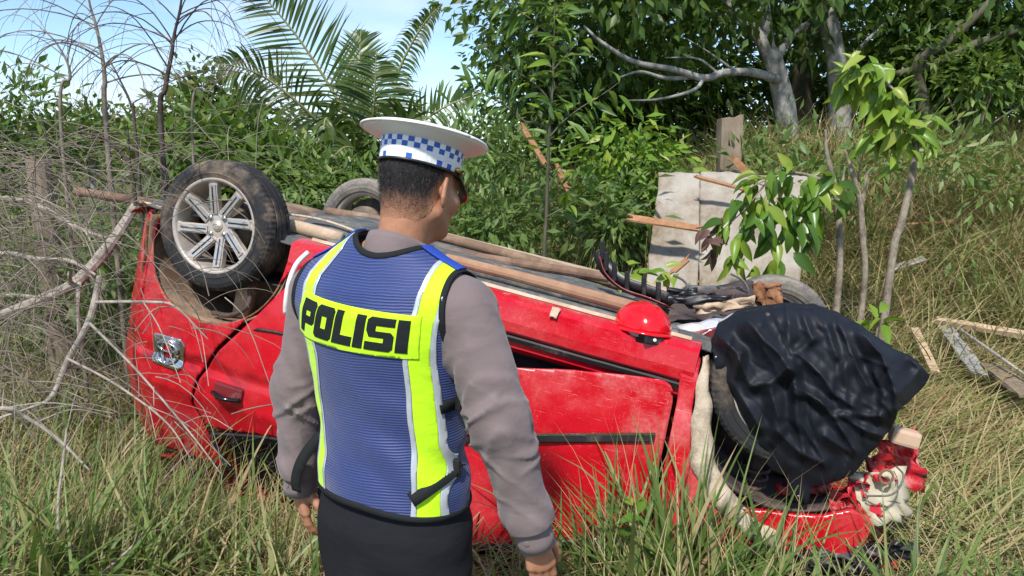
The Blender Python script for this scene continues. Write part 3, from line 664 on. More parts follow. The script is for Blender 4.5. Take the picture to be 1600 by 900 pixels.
scrap('arch_liner', [(1176, 838), (1300, 862), (1330, 905), (1200, 880)], .80, 11, 7, M['blackp'], .05, 9, 11, dy=(.0, .02, .06, .06))
scrap('arch_liner', [(1296, 862), (1400, 842), (1452, 862), (1330, 905)], .78, 11, 7, M['blackp'], .06, 9, 12, dy=(.02, .0, -.02, .06))
# front of the underside: torn tray, belts of plastic, pressed panel
scrap('tray_lip', [(1085, 478), (1178, 462), (1182, 478), (1090, 494)], .30, 11, 5, M['tan_metal'], .03, 9, 41)
scrap('front_tray', [(985, 462), (1175, 440), (1180, 490), (1030, 505)], .20, 11, 10, M['mud_dark'], .05, 11, 13, dy=(-.1, -.35, .15, .2))
scrap('grille_bar', [(1035, 462), (1140, 462), (1138, 472), (1040, 476)], .22, 16, 5, M['blackp'], .03, 14, 33, th=.02)
scrap('duct', [(1040, 448), (1085, 452), (1082, 470), (1045, 466)], .05, 12, 8, M['blackp'], .05, 16, 34, th=.02)
for k_ in range(7): rib('radiator_fin', [cpix(1132 + 6 * k_, 462, .14), cpix(1134 + 6 * k_, 470, .22)], .007, M['mud_dark'], car, 5)
scrap('splash_shield', [(1010, 468), (1120, 455), (1125, 478), (1050, 492)], .12, 11, 8, M['blackp'], .05, 10, 14)
scrap('cross_member', [(1075, 445), (1160, 448), (1160, 465), (1080, 462)], -.05, 14, 6, M['undercoat'], .02, 12, 15, th=.04)
scrap('torn_panel', [(1058, 508), (1176, 486), (1168, 504), (1072, 528)], .46, 11, 4, M['silverp'], .03, 10, 16, dy=(0, -.05, .05, .05))
scrap('torn_panel', [(1072, 522), (1176, 500), (1150, 540), (1085, 540)], .50, 16, 8, M['dark_red'], .02, 10, 17)
scrap('mud_plate', [(1172, 444), (1218, 440), (1226, 482), (1190, 486)], -.16, 8, 8, M['rust'], .03, 12, 18, th=.03)
scrap('sill_end', [(1060, 528), (1108, 545), (1092, 580), (1062, 560)], .62, 10, 8, M['undercoat'], .03, 14, 19)
for a in (((1052, 430), (1066, 437), (1074, 447), (1072, 462)), ((1142, 428), (1158, 436), (1168, 450), (1170, 468))):
    rib('bent_bracket', spline([cpix(x, y, .05) for x, y in a], 10), .011, M['undercoat'], car, 6, .5)
# wheels
def lathe_y(prof, n): V, F = lathe(prof, n); return np.stack([V[:, 0], V[:, 2], V[:, 1]], 1), F
def make_wheel(name, loc, steer=0.0, out=1, detail=True, tmat='tyre'):
    w = empty(name, loc, parent=car); w.rotation_euler = (0, 0, steer); s = out
    pr = [(.200, -.072), (.208, -.086), (.226, -.0925), (.230, -.095), (.234, -.0925), (.256, -.093), (.274, -.087), (.285, -.076)]
    tread = [(.290, -.064), (.2915, -.046), (.284, -.044), (.284, -.037), (.292, -.035), (.2925, -.005), (.285, -.003), (.285, .003), (.2925, .005), (.292, .035), (.284, .037), (.284, .044), (.2915, .046), (.290, .064)]
    prof = pr + tread + [(r, -y) for r, y in pr[::-1]]; n = 150
    V, F = lathe_y(prof, n); k = V.reshape(len(prof), n, 3)
    for i, (r, y) in enumerate(prof):
        if .045 < abs(y) < .09 and r > .27:
            d = np.where(np.arange(n) % 2 == 0, .0022, 0); f = 1 - d / r; k[i, :, 0] *= f; k[i, :, 2] *= f
    mesh_obj('tyre', k.reshape(-1, 3), F, M[tmat], w)
    V, F = lathe_y([(.208, .076 * s), (.214, .084 * s), (.211, .087 * s), (.199, .084 * s), (.194, .074 * s), (.190, .055 * s), (.181, .02 * s), (.181, -.055 * s), (.194, -.07 * s), (.207, -.076 * s)], 72); mesh_obj('rim', V, F, M['alloy'], w, smooth=True)
    V, F = lathe_y([(.0, -.01 * s), (.10, -.01 * s), (.118, -.02 * s), (.118, -.07 * s), (.0, -.07 * s)], 32); mesh_obj('brake_drum', V, F, M['alloy_dark'], w, smooth=True)
    if detail:
        V, F = lathe_y([(.0, .052 * s), (.030, .052 * s), (.050, .050 * s), (.068, .045 * s), (.074, .032 * s), (.05, .0)], 40); mesh_obj('hub', V, F, M['alloy'], w, smooth=True)
        for i in range(8):
            a = i * PI / 4 + .25; b = a + .30 * (1 if True else 0)
            p0 = A([.048 * math.cos(a), .036 * s, .048 * math.sin(a)]); p1 = A([.197 * math.cos(b), .062 * s, .197 * math.sin(b)])
            Va, Fa = plank(p0, p1, .043, .026, (0, s, 0), 0, 4); Vb, Fb = plank(p0 + A([0, .0165 * s, 0]) + (p1 - p0) * .05, p1 + A([0, .0165 * s, 0]) - (p1 - p0) * .10, .031, .006, (0, s, 0), 0, 4)
            q = nrm(np.cross(p1 - p0, (0, 1., 0))); Vc, Fc = plank(p0 + A([0, .0205 * s, 0]) + (p1 - p0) * .08, p1 + A([0, .0205 * s, 0]) - (p1 - p0) * .16, .006, .002, (0, s, 0), 0, 3)
            V, F = join([(Va, Fa), (Vb, Fb), (Vc, Fc)]); mesh_obj('spoke', V, F, None, w, mats=[M['alloy'], M['alloy_face'], M['blackp']], fmat=[0] * len(Fa) + [1] * len(Fb) + [2] * len(Fc))
            g = A([.193 * math.cos(b), .064 * s, .193 * math.sin(b)]); V, F = blob(g, (.026, .010, .026), 12, 8, .8); mesh_obj('spoke_foot', V, F, M['alloy'], w, smooth=True)
        for i in range(4):
            a = i * PI / 2 + .62; V, F = lathe_y([(.0, .060 * s), (.0105, .060 * s), (.013, .054 * s), (.013, .040 * s)], 12); mesh_obj('lug_nut', V + A([.050 * math.cos(a), 0, .050 * math.sin(a)]), F, M['chrome'], w, smooth=True)
        V, F = lathe_y([(.0, .061 * s), (.022, .059 * s), (.026, .054 * s), (.027, .048 * s)], 24); mesh_obj('centre_cap', V, F, M['alloy'], w, smooth=True)
        for a_, b_, c_ in ((.017, .012, 0), (.006, .011, 0), (.013, .005, -.004)):
            t = np.linspace(0, 2 * PI, 25); V, F = tube(np.stack([a_ * np.cos(t), np.full(25, .061 * s), c_ + b_ * np.sin(t)], 1), .0018, 5); mesh_obj('cap_emblem', V, F, M['alloy_face'], w)
    else:
        V, F = lathe_y([(.0, .03 * s), (.10, .03 * s), (.17, .045 * s)], 40); mesh_obj('disc', V, F, M['alloy_dark'], w, smooth=True)
        V, F = sheet((-.12, -.05 * s, -.03), (.10, -.09 * s, -.06), (.09, -.11 * s, .05), (-.10, -.08 * s, .06), 12, 10, .03, 16, 3, .03); mesh_obj('hub_carrier', V, F, M['tan_metal'], w)
    return w
make_wheel('wheel', (0, .71, .24)); make_wheel('wheel', (0, -.71, .24), 0, -1, False, 'tyre_grey')
make_wheel('wheel', (2.48, .70, .27), math.radians(-7)); make_wheel('wheel', (2.48, -.70, .24), math.radians(-8), -1, False, 'tyre_grey')
rib('drive_shaft', spline([(2.44, .62, .27), (2.35, .3, .28), (2.35, -.3, .28), (2.44, -.62, .24)], 12), .022, M['mud_dark'], ub, 8)
for s in (1, -1): rib('control_arm', spline([(2.48, .60 * s, .18), (2.38, .4 * s, .17), (2.2, .3 * s, .19)], 8), .03, M['mud_dark'], ub, 8)
wheel_w = c2w((2.48, .70, .27))
# ------------------------------------------------------------------ the police officer (own axes: x to his right, y where he faces, z up)
PYAW = math.radians(30); PC = A([-.29, 1.78, 0.0]); PC[2] = 0.0
person = empty('person', tuple(PC), 'police officer in blue vest and white checkered cap standing before the car', 'person')
person.rotation_euler = (0, 0, -PYAW)
PR = A([[math.cos(PYAW), math.sin(PYAW), 0], [-math.sin(PYAW), math.cos(PYAW), 0], [0, 0, 1]])     # columns: right, forward, up
def w2p(v): return (np.asarray(v, float) - PC) @ PR
def pp(px, py, Y): return w2p(P(px, py, Y))
def phit(bvh, px, py):
    o = w2p(_C); d = ray(px, py) @ PR; h = bvh.ray_cast(Vector(o), Vector(d)); return A(h[0]) if h[0] else None
TZ = A([.55, .70, .82, .92, 1.02, 1.13, 1.23, 1.29, 1.345, 1.40, 1.46]); TA = A([.170, .182, .184, .178, .176, .192, .212, .210, .185, .105, .05])
TB = A([.12, .128, .128, .122, .116, .122, .126, .120, .105, .080, .05]); TY = A([0, 0, 0, 0, .0, -.002, -.010, -.016, -.014, .0, .015])
SHL, SHR = A([-.214, .0, 1.295]), A([.222, -.005, 1.295])
ELL, ELR = A([-.270, -.035, 1.06]), A([.318, -.030, 1.075]); WRL, WRR = A([-.292, -.020, .790]), A([.376, .030, .792])
def sd_torso(p, g=0.0):
    z = p[:, 2]; a = np.interp(z, TZ, TA) + g; b = np.interp(z, TZ, TB) + g; y = p[:, 1] - np.interp(z, TZ, TY)
    k = np.sqrt((p[:, 0] / a) ** 2 + (y / b) ** 2 + 1e-9); kk = np.sqrt((p[:, 0] / a ** 2) ** 2 + (y / b ** 2) ** 2 + 1e-9)
    d = k * (k - 1) / kk; d = np.maximum(d, np.maximum(z - 1.445, .56 - z))
    for s in (-1, 1): d = smin(d, sd_cone(p, (.045 * s, -.012, 1.378), (.205 * s, -.008, 1.308), .060 + g, .060 + g), .05)
    return d
YH = math.radians(-8); PH = math.radians(13)
HR = np.array(Matrix.Rotation(YH, 3, 'Z') @ Matrix.Rotation(-PH, 3, 'X')); HC = pp(655, 290, 1.81)
def h2p(v): return np.asarray(v, float) @ HR.T + HC
def p2h(v): return (np.asarray(v, float) - HC) @ HR
def sd_head(p, ears=True, neck=True):
    q = p2h(p)
    d = sd_ell(q, (0, -.008, .028), (.0735, .094, .088)); d = smin(d, sd_ell(q, (0, .030, -.045), (.059, .066, .078)), .04)
    d = smin(d, sd_ell(q, (0, .056, -.092), (.030, .030, .024)), .03)
    for s in (-1, 1):
        d = smin(d, sd_ell(q, (.046 * s, .062, -.028), (.022, .026, .024)), .02); d = smax(d, -sd_ell(q, (.031 * s, .100, .004), (.017, .014, .012)), .012)
        d = smin(d, sd_cone(q, (.058 * s, .005, -.06), (.032 * s, .06, -.098), .018, .014), .02)
    d = smin(d, sd_cone(q, (0, .092, .0), (0, .110, -.036), .009, .0125), .014); d = smin(d, sd_cone(q, (-.02, .082, -.066), (.02, .082, -.066), .009, .009), .012)
    d = smin(d, sd_cone(q, (-.04, .078, .022), (.04, .078, .022), .012, .012), .02)
    if neck:
        nb = p2h(A([[.020, .010, 1.36]]))[0]
        d = smin(d, sd_cone(q, (0, -.028, -.05), nb, .056, .062), .035)
    if ears:
        for s in (-1, 1):
            Re = np.array(Matrix.Rotation(s * .62, 3, 'Z') @ Matrix.Rotation(-.12, 3, 'X'))
            e = sd_ell(q, (.086 * s, -.002, -.014), (.008, .023, .037), Re); e = smax(e, -sd_ell(q, (.096 * s, .004, -.010), (.0075, .014, .025), Re), .004)
            e = smin(e, sd_cone(q, (.072 * s, .006, -.008), (.079 * s, .0, -.014), .013, .008), .01); d = smin(d, e, .006)
    return d
def hand_sdf(wr, d0, n0, side):                      # d0: along the fingers, n0: out of the back of the hand, side: towards the thumb
    d0, n0 = nrm(d0), A(n0, float); n0 = nrm(n0 - d0 * (n0 @ d0)); s0 = nrm(np.cross(d0, n0)); s0 = s0 if s0 @ A(side) > 0 else -s0; segs = []
    for off, L, kn, rr in ((.027, .068, .082, .0088), (.0085, .077, .087, .0090), (-.010, .071, .084, .0086), (-.027, .055, .075, .0076)):
        base = wr + d0 * kn + s0 * off * .9; cur = base; dirn = d0 + s0 * off * 1.2
        for k, (f, c) in enumerate(((.45, .16), (.32, .45), (.23, .70))):
            dv = nrm(dirn * math.cos(c) - n0 * math.sin(c)); nxt = cur + dv * L * f; segs.append((cur, nxt, rr * (1 - .08 * k), rr * (1 - .08 * (k + 1)))); cur = nxt
    palm = [(wr - d0 * .02, wr + d0 * .02, .026, .027)] + [(wr + d0 * .012 + s0 * o * .5, wr + d0 * kn + s0 * o * .9, .014, .0115) for o, kn in ((.027, .08), (.009, .085), (-.010, .082), (-.027, .073))]
    tb = wr + d0 * .022 + s0 * .022 - n0 * .008; tm = tb + nrm(d0 * .75 + s0 * .55 - n0 * .35) * .045; tt = tm + nrm(d0 * .95 + s0 * .15 - n0 * .3) * .030; te = tt + nrm(d0 - n0 * .4) * .026
    th = [(tb, tm, .015, .0105), (tm, tt, .0105, .0095), (tt, te, .0095, .0078)]
    def f(p):
        d = None
        for a, b, ra, rb in palm: e = sd_cone(p, a, b, ra, rb); d = e if d is None else smin(d, e, .012)
        t = None
        for a, b, ra, rb in th: e = sd_cone(p, a, b, ra, rb); t = e if t is None else smin(t, e, .004)
        d = smin(d, t, .009)
        for i in range(4):
            e = None
            for a, b, ra, rb in segs[3 * i:3 * i + 3]: c = sd_cone(p, a, b, ra, rb); e = c if e is None else smin(e, c, .0025)
            d = smin(d, e, .0035)
        return smin(d, sd_cone(p, wr - d0 * .10, wr, .031, .025), .012)
    return f
parts = []
def f_body(p):
    d = sd_torso(p, -.014)
    for S, E_, W_ in ((SHL, ELL, WRL), (SHR, ELR, WRR)):
        d = smin(d, sd_cone(p, S, E_, .05, .040), .03); d = smin(d, sd_cone(p, E_, W_, .040, .026), .02)
    for s in (-1, 1): d = smin(d, sd_cone(p, (.09 * s, 0, .72), (.10 * s, -.01, .48), .078, .055), .03); d = smin(d, sd_cone(p, (.10 * s, -.01, .48), (.105 * s, -.02, .08), .05, .035), .02)
    return d
parts.append(surf_nets(f_body, (-.40, -.2, .02), (.46, .2, 1.42), .014))
hl_ = HC - .17
parts.append(surf_nets(sd_head, (HC[0] - .14, HC[1] - .17, 1.33), (HC[0] + .14, HC[1] + .17, HC[2] + .15), .0045))
DL, DR = nrm(A([-.02, .06, -1.0])), nrm(A([.16, .16, -1.0]))
for W_, d_, n_, sd_ in ((WRL, DL, (-.40, -.92, 0), (.9, -.2, 0)), (WRR, DR, (.75, -.65, 0), (-.4, .9, 0))):
    fh = hand_sdf(W_ - d_ * .005, d_, n_, sd_); c = W_ + d_ * .09; parts.append(surf_nets(fh, c - .135, c + .135, .003))
V, F = join(parts); mesh_obj('body', V, F, M['skin'], person, smooth=True)
for s in (-1, 1): V, F = blob(h2p((.031 * s, .088, .003)), (.011, .011, .011), 16, 10, 1); mesh_obj('eye', V, F, M['eye'], person, smooth=True)
# hair: close-cropped cap fading into the skin towards nape and ears
def f_hair(p):
    return sd_head(p, False) - .0035 - .0012 * noise(p, 260, 3)
V, F = surf_nets(f_hair, (HC[0] - .13, HC[1] - .15, HC[2] - .12), (HC[0] + .13, HC[1] + .13, HC[2] + .14), .004); F = tri(F)
def hairline(q):                                     # height above the fade line
    back = np.clip(-q[:, 1] / .07, 0, 1); low = -.078 + .060 * sstep(.015, -.035, -q[:, 1] * 0 + (-q[:, 1]) * -1) 
    lo = np.where(q[:, 1] < -.04, -.094, -.094 + (q[:, 1] + .04) * 1.65); lo = np.minimum(lo, .035)
    return q[:, 2] - lo
q = p2h(V); V, F = clip(V, F, hairline(q) + .004 * noise(V, 70, 4)); q = p2h(V); V, F = clip(V, F, .075 - q[:, 1])
_fd = np.clip((hairline(p2h(V)) - .002) / .052, 0, 1); V = V - vnormals(V, F) * (.0042 * (1 - _fd) ** 2)[:, None]
hair = mesh_obj('hair', V, F, M['hair'], person, smooth=True, attrs={'fade': np.clip((hairline(p2h(V)) - .002) / .088, 0, 1)})
N = vnormals(V, F); fade = np.clip(hairline(p2h(V)) / .065, 0, 1); rr = np.random.default_rng(5)
pick = rr.integers(0, len(V), 8000); pick = pick[rr.random(8000) < fade[pick] ** 2]; b = V[pick] + rr.normal(0, .0015, (len(pick), 3)); down = (HR @ A([0, 0, -1.]))
dv = nrm(N[pick] * .55 + down * .9 + rr.normal(0, .22, (len(pick), 3))); L = (.004 + .007 * fade[pick])[:, None]; sdv = nrm(np.cross(dv, rr.normal(0, 1, (len(pick), 3)))) * .00035
SV = np.stack([b - sdv, b + sdv, b + dv * L], 1).reshape(-1, 3); mesh_obj('hair_strands', SV, np.arange(len(SV)).reshape(-1, 3), M['strand'], hair)
# shirt with long sleeves
def sleeve(p, S, E_, W_, wob, bulge):
    d = sd_cone(p, S, E_, .071, .059 + bulge * .5); d = smin(d, sd_cone(p, E_, W_, .057 + bulge * .5, .043), .025); T = nrm(W_ - E_)
    d = smin(d, sd_ell(p, W_ - T * .055 + A([0, -.008, 0]), (.046 + bulge, .046, .045)), .03)
    q = p.copy(); t = (E_[2] - p[:, 2]); amp = .0030 + .0060 * np.exp(-((p[:, 2] - E_[2]) / .12) ** 2) + .005 * np.exp(-((p[:, 2] - W_[2] - .07) / .06) ** 2)
    fold = .75 - 2.3 * np.abs(noise(np.stack([p[:, 0] * 9, p[:, 1] * 9, p[:, 2] * 10 + (p[:, 0] * wob + p[:, 1]) * 16], 1), 1, 5, 2))
    ca = 0.0
    for k, (dz, tx, ty) in enumerate(((.17, .5, .3), (.12, -.7, .4), (.075, .6, -.5), (.04, -.4, .6), (.01, .8, .3), (-.025, -.6, -.4), (-.06, .5, .6), (-.10, -.8, .3), (-.14, .6, -.3), (-.18, -.4, .5))):
        dd = p[:, 2] - E_[2] - dz + (p[:, 0] - E_[0]) * tx * wob + (p[:, 1] - E_[1]) * ty + .012 * noise(p, 16, k)
        ca = ca + np.maximum(0, 1 - np.abs(dd) / .013) * np.clip(.35 + 1.6 * noise(p, 9, 40 + k), 0, 1)
    return d - amp * fold - .0085 * ca * np.exp(-((p[:, 2] - E_[2] + .03) / .17) ** 2) - .002 * noise(p, 10, 8, 2)
def f_shirt(p):
    d = sd_torso(p, .004); d = smin(d, sleeve(p, SHL, ELL, WRL, 1, .0), .035); d = smin(d, sleeve(p, SHR, ELR, WRR, -1, .008), .035); return d
V, F = surf_nets(f_shirt, (-.40, -.2, .74), (.47, .2, 1.50), .006); F = tri(F)
V, F = clip(V, F, 1.42 - V[:, 2] + .3 * (V[:, 1] + .05)); V, F = clip(V, F, V[:, 2] - np.where(np.abs(V[:, 0]) < .225, .90, .70))
for W_, E_ in ((WRL, ELL), (WRR, ELR)):
    T = nrm(W_ - E_); out = np.sign(W_[0]) * V[:, 0] > .21
    f = np.where(out, -.036 - (V - W_) @ T, 1.0); V, F = clip(V, F, f)
shirt = mesh_obj('shirt', V, F, M['shirt'], person, smooth=True)
for W_, E_, px_ in ((WRL, ELL, None), (WRR, ELR, (841, 858))):
    T = nrm(W_ - E_); pts = [W_ - T * .055, W_ - T * .045, W_ - T * .0, W_ + T * .022, W_ + T * .022, W_ + T * .01]; V, F = tube(pts, [.040, .0445, .0435, .0425, .038, .036], 28, False); cf = mesh_obj('cuff', V, F, M['shirt'], shirt, smooth=True)
    side = nrm(A([.1 * np.sign(W_[0]), -1, 0])); side = nrm(side - T * (side @ T)); c = W_ - T * .012 + side * .0425; V, F = tube([c - side * .001, c + side * .0025, c + side * .003], [.0065, .0065, .004], 12); mesh_obj('button', V, F, M['shirt'], shirt)
# collar
nb = A([.026, .004, 1.400]); t = np.linspace(0, 2 * PI, 49)[:-1]; rings = []
for r, z in ((.083, -.030), (.0785, .0), (.073, .028), (.0695, .040), (.066, .038), (.066, .0)):
    rings.append(np.stack([nb[0] + r * .98 * np.cos(t), nb[1] + r * 1.02 * np.sin(t) + z * .25, nb[2] + z - .022 * np.sin(t) + (.0 if z < 0 else .012 * np.maximum(0, -np.sin(t)))], 1))
V = np.concatenate(rings); F = [[i * 48 + j, i * 48 + (j + 1) % 48, (i + 1) * 48 + (j + 1) % 48, (i + 1) * 48 + j] for i in range(5) for j in range(48)]; mesh_obj('collar', V, F, M['shirt'], shirt, smooth=True)
# trousers and shoes
def f_tr(p):
    d = np.maximum(sd_torso(p, np.interp(p[:, 2], [.77, .85], [.022, .002])), p[:, 2] - .90)
    for s in (-1, 1):
        d = smin(d, sd_cone(p, (.092 * s, .0, .74), (.10 * s, -.005, .46), .106, .082), .03); d = smin(d, sd_cone(p, (.10 * s, -.005, .46), (.105 * s, -.01, .05), .078, .068), .02)
    return np.maximum(d, .03 - p[:, 2]) - .004 * noise(p, 9, 4, 3) - .004 * np.sin(40 * (p[:, 2] + .8 * np.abs(p[:, 0])) + 3 * noise(p, 7, 2)) * sstep(.9, .6, p[:, 2])
V, F = surf_nets(f_tr, (-.26, -.2, .02), (.26, .2, .96), .010); tr = mesh_obj('trousers', V, F, M['trouser'], person, smooth=True)
for s in (-1, 1):
    V, F = surf_nets(lambda p: np.maximum(smin(sd_cone(p, (.105 * s, -.04, .05), (.12 * s, .14, .035), .045, .038), sd_cone(p, (.105 * s, -.01, .06), (.105 * s, -.01, .12), .045, .042), .02), .0 - p[:, 2]), (.11 * s - .09, -.12, -.02), (.11 * s + .09, .22, .16), .01); mesh_obj('shoe', V, F, M['blackg'], person, smooth=True)
# vest
def f_vest(p):
    d = sd_torso(p, .016); z = p[:, 2]
    fold = np.sin(46 * (z + .38 * p[:, 0]) + 3.5 * noise(p, 5, 3)) * (.4 + .6 * noise(p, 6, 14)); k = np.exp(-((z - .93) / .13) ** 2)
    return d - .008 * fold * k - .007 * noise(np.stack([p[:, 0] * .7, p[:, 1] * .7, z + .5 * p[:, 0]], 1), 7, 2, 3) * sstep(1.34, 1.05, z) - .008 * sstep(.95, .80, z)
V, F = surf_nets(f_vest, (-.26, -.2, .74), (.26, .2, 1.52), .0075); F = tri(F)
ax_z = A([.7, 1.04, 1.07, 1.10, 1.15, 1.22, 1.30, 1.38, 1.55]); ax_x = A([.4, .4, .232, .220, .216, .215, .215, .210, .210])
V, F = clip(V, F, np.interp(V[:, 2], ax_z, ax_x) - np.abs(V[:, 0]))
V, F = clip(V, F, np.where(V[:, 2] > 1.30, np.hypot(V[:, 0] - nb[0], (V[:, 1] - nb[1]) * .95) - .0900, 1.))
hem = lambda x: .845 - .045 * x + .010 * np.cos(x * 14)
V, F = clip(V, F, V[:, 2] - hem(V[:, 0]))
for ed in range(2):                                 # straighten the cut edges
    pass
Vv, Fv = V, F; Nv = vnormals(Vv, Fv)
vest = mesh_obj('vest', *shell(Vv, Fv, .003, Nv), M['vest'], person, smooth=True)
for lp in loops_of(Fv):
    pts = Vv[lp]; k = max(12, len(lp) // 2); idx = np.linspace(0, len(lp), k, endpoint=False).astype(int); pts = pts[idx]; nn = Nv[lp][idx]
    for _ in range(3): pts = (np.roll(pts, 1, 0) + 2 * pts + np.roll(pts, -1, 0)) / 4
    pts = np.concatenate([pts, pts[:2]]); nn = np.concatenate([nn, nn[:2]]); V = []; F = []
    T = nrm(np.gradient(pts, axis=0)); s = nrm(np.cross(T, nn)); off = A([(-.0075, .0005), (-.006, .003), (.006, .003), (.0075, .0005), (.0, -.003)])
    for i in range(len(pts)): V += [pts[i] + s[i] * a + nn[i] * b for a, b in off]
    for i in range(len(pts) - 1):
        for j in range(5): F.append([i * 5 + j, i * 5 + 5 + j, i * 5 + 5 + (j + 1) % 5, i * 5 + (j + 1) % 5])
    mesh_obj('black_binding', V, F, M['webbing'], vest, smooth=True)
bvh = BVHTree.FromPolygons([Vector(v) for v in Vv], [list(map(int, f)) for f in Fv])
def skinlift(off): return Vv + Nv * off
def band(pix):
    h = [phit(bvh, *p) for p in pix]; h = A([p for p in h if p is not None and p[1] < -.02]); o = np.argsort(h[:, 2]); return h[o]
for pix, nm in (([(528, 387), (493, 427), (484, 450), (483, 531), (488, 552), (496, 619), (500, 656), (504, 703), (502, 750), (505, 769)], 'L'), ([(703, 420), (680, 453), (669, 488), (658, 530), (655, 568), (662, 631), (668, 694), (672, 756), (670, 790)], 'R')):
    h = band(pix); xc = lambda z: np.interp(z, h[:, 2], h[:, 0])
    for lo, hi, mat, off, name in ((-.019, .019, 'neon', .0022, 'neon_stripe'), (-.0295, -.0195, 'reflect', .0026, 'reflective_stripe'), (.0195, .0295, 'reflect', .0026, 'reflective_stripe')):
        V = skinlift(off); F = Fv
        dx = lambda V: V[:, 0] - xc(V[:, 2])
        V, F = clip(V, F, np.where(V[:, 1] < .0, -V[:, 1] + .012, -1)); V, F = clip(V, F, dx(V) - lo); V, F = clip(V, F, hi - dx(V))
        if len(F): mesh_obj(name, *shell(V, F, .0015), M[mat], vest, smooth=True)
cor = [phit(bvh, *p) if phit(bvh, *p) is not None else pp(*p, 1.80) for p in ((479, 453), (662, 494), (657, 561), (470, 516))]
TL, TR, BR, BL = [A([c[0], c[2]]) for c in cor]
def uv2(u, v): return (1 - u) * ((1 - v) * BL + v * TL) + u * ((1 - v) * BR + v * TR)
def on_vest(poly, off, name, mat, th=.0015):         # a convex outline in panel coordinates, cut out of the lifted vest surface
    q = A([uv2(*p) for p in poly]); V = skinlift(off); F = Fv; sgn = 1 if np.sum(q[:, 0] * np.roll(q[:, 1], -1) - np.roll(q[:, 0], -1) * q[:, 1]) > 0 else -1
    V, F = clip(V, F, -V[:, 1])
    for i in range(len(q)):
        a, b = q[i], q[(i + 1) % len(q)]; e = nrm(b - a); V, F = clip(V, F, sgn * (e[0] * (V[:, 2] - a[1]) - e[1] * (V[:, 0] - a[0])))
        if not len(F): return None
    return shell(V, F, th)
r_ = on_vest([(0, 0), (1, 0), (1, 1), (0, 1)], .0045, 'x', None); textp = mesh_obj('text_panel', *r_, M['neon'], vest, smooth=True)
def rect(a, b, c, d): return [(a, c), (b, c), (b, d), (a, d)]
def glyph(ch, a, b):
    s = .062; lo, hi = .13, .885; k = .022; kv = .07; m = (a + b) / 2
    if ch == 'I': return [rect(a, b, lo, hi)]
    if ch == 'L': return [rect(a, a + s, lo, hi), rect(a + s, b, lo, lo + .215)]
    if ch == 'P': return [rect(a, a + s, lo, hi), [(a + s, hi - .235), (b - .052, hi - .235), (b, hi - .235), (b, hi - kv), (b - k, hi), (a + s, hi)], rect(b - .052, b, hi - .36, hi - .235), [(a + s, hi - .36), (a + s, hi - .54), (b - k, hi - .54), (b, hi - .54 + kv), (b, hi - .36)]]
    if ch == 'O': return [[(a + k, lo), (a + s, lo), (a + s, hi), (a + k, hi), (a, hi - kv), (a, lo + kv)], [(b - s, lo), (b - k, lo), (b, lo + kv), (b, hi - kv), (b - k, hi), (b - s, hi)], rect(a + s, b - s, hi - .235, hi), rect(a + s, b - s, lo, lo + .235)]
    return [[(a, hi - .19), (b, hi - .19), (b, hi), (a + k, hi), (a, hi - kv)], rect(a, a + s, lo + .44, hi - .19), [(a, lo + .44), (a + k, lo + .30), (b, lo + .30), (b, lo + .36), (b - k, lo + .44)][:5], rect(b - s, b, lo + .19, lo + .30), [(a, lo), (b - k, lo), (b, lo + kv), (b, lo + .19), (a, lo + .19)]]
for ch, a, b in (('P', .050, .225), ('O', .237, .412), ('L', .424, .580), ('I', .592, .662), ('S', .676, .858), ('I', .872, .944)):
    ps = [on_vest(g, .0060, 'l', None, .0016) for g in glyph(ch, a, b)]; V, F = join([p for p in ps if p is not None]); mesh_obj('letter', V, F, M['letter'], textp)
def ribbon(pts, w, upv, th=.002, n=20):
    pts = spline(pts, n); T = nrm(np.gradient(pts, axis=0)); s = nrm(np.cross(T, np.broadcast_to(A(upv, float), pts.shape))); V = np.concatenate([np.stack([p - q * w / 2, p + q * w / 2]) for p, q in zip(pts, s)])
    return shell(V, tri([[2 * i, 2 * i + 1, 2 * i + 3, 2 * i + 2] for i in range(n - 1)]), th)
bk = A([0, -1., 0])
def off_hit(px, py, o=.008): h = phit(bvh, px, py); return None if h is None else h + bk * o
st = [off_hit(*p, .007) for p in ((645, 780), (668, 764), (700, 741), (722, 723))]; st = [p for p in st if p is not None]
V, F = ribbon(st, .034, bk); mesh_obj('strap', V, F, M['webbing'], vest)
h = off_hit(714, 727, .012)
if h is not None: V, F = box(h - A([.018, .005, .022]), h + A([.018, .006, .022]), .004); mesh_obj('buckle', V, F, M['blackp'], vest)
h2 = [off_hit(*p, .007) for p in ((690, 634), (703, 630), (716, 626))]; h2 = [p for p in h2 if p is not None]
if len(h2) > 1:
    V, F = ribbon(h2, .036, bk, n=8); mesh_obj('strap', V, F, M['webbing'], vest); V, F = box(h2[-1] - A([.012, .004, .021]), h2[-1] + A([.012, .006, .021]), .004); mesh_obj('buckle', V, F, M['blackp'], vest)
ls = [pp(502, 682, 1.80), pp(484, 700, 1.81), pp(468, 726, 1.82), pp(461, 752, 1.83), pp(463, 768, 1.835)]; V, F = ribbon(ls, .030, bk, .0025); mesh_obj('strap', V, F, M['webbing'], vest)
for s in (-1, 1):                                    # blue tabs along the shoulder line and white cord on the left shoulder
    V = skinlift(.007); F = Fv; V, F = clip(V, F, V[:, 2] - 1.31); V, F = clip(V, F, .018 - np.abs(V[:, 1] + .004)); V, F = clip(V, F, s * V[:, 0] - .07)
    if len(F): mesh_obj('shoulder_tab', *shell(V, F, .004), M['vest_plain'], vest, smooth=True)
cord = [pp(482, 394, 1.90), pp(464, 412, 1.885), pp(452, 440, 1.875), pp(447, 470, 1.872), pp(446, 490, 1.88)]
V, F = tube(spline(cord, 16), .0065, 8); mesh_obj('shoulder_cord', V, F, M['badge_w'], shirt, smooth=True)
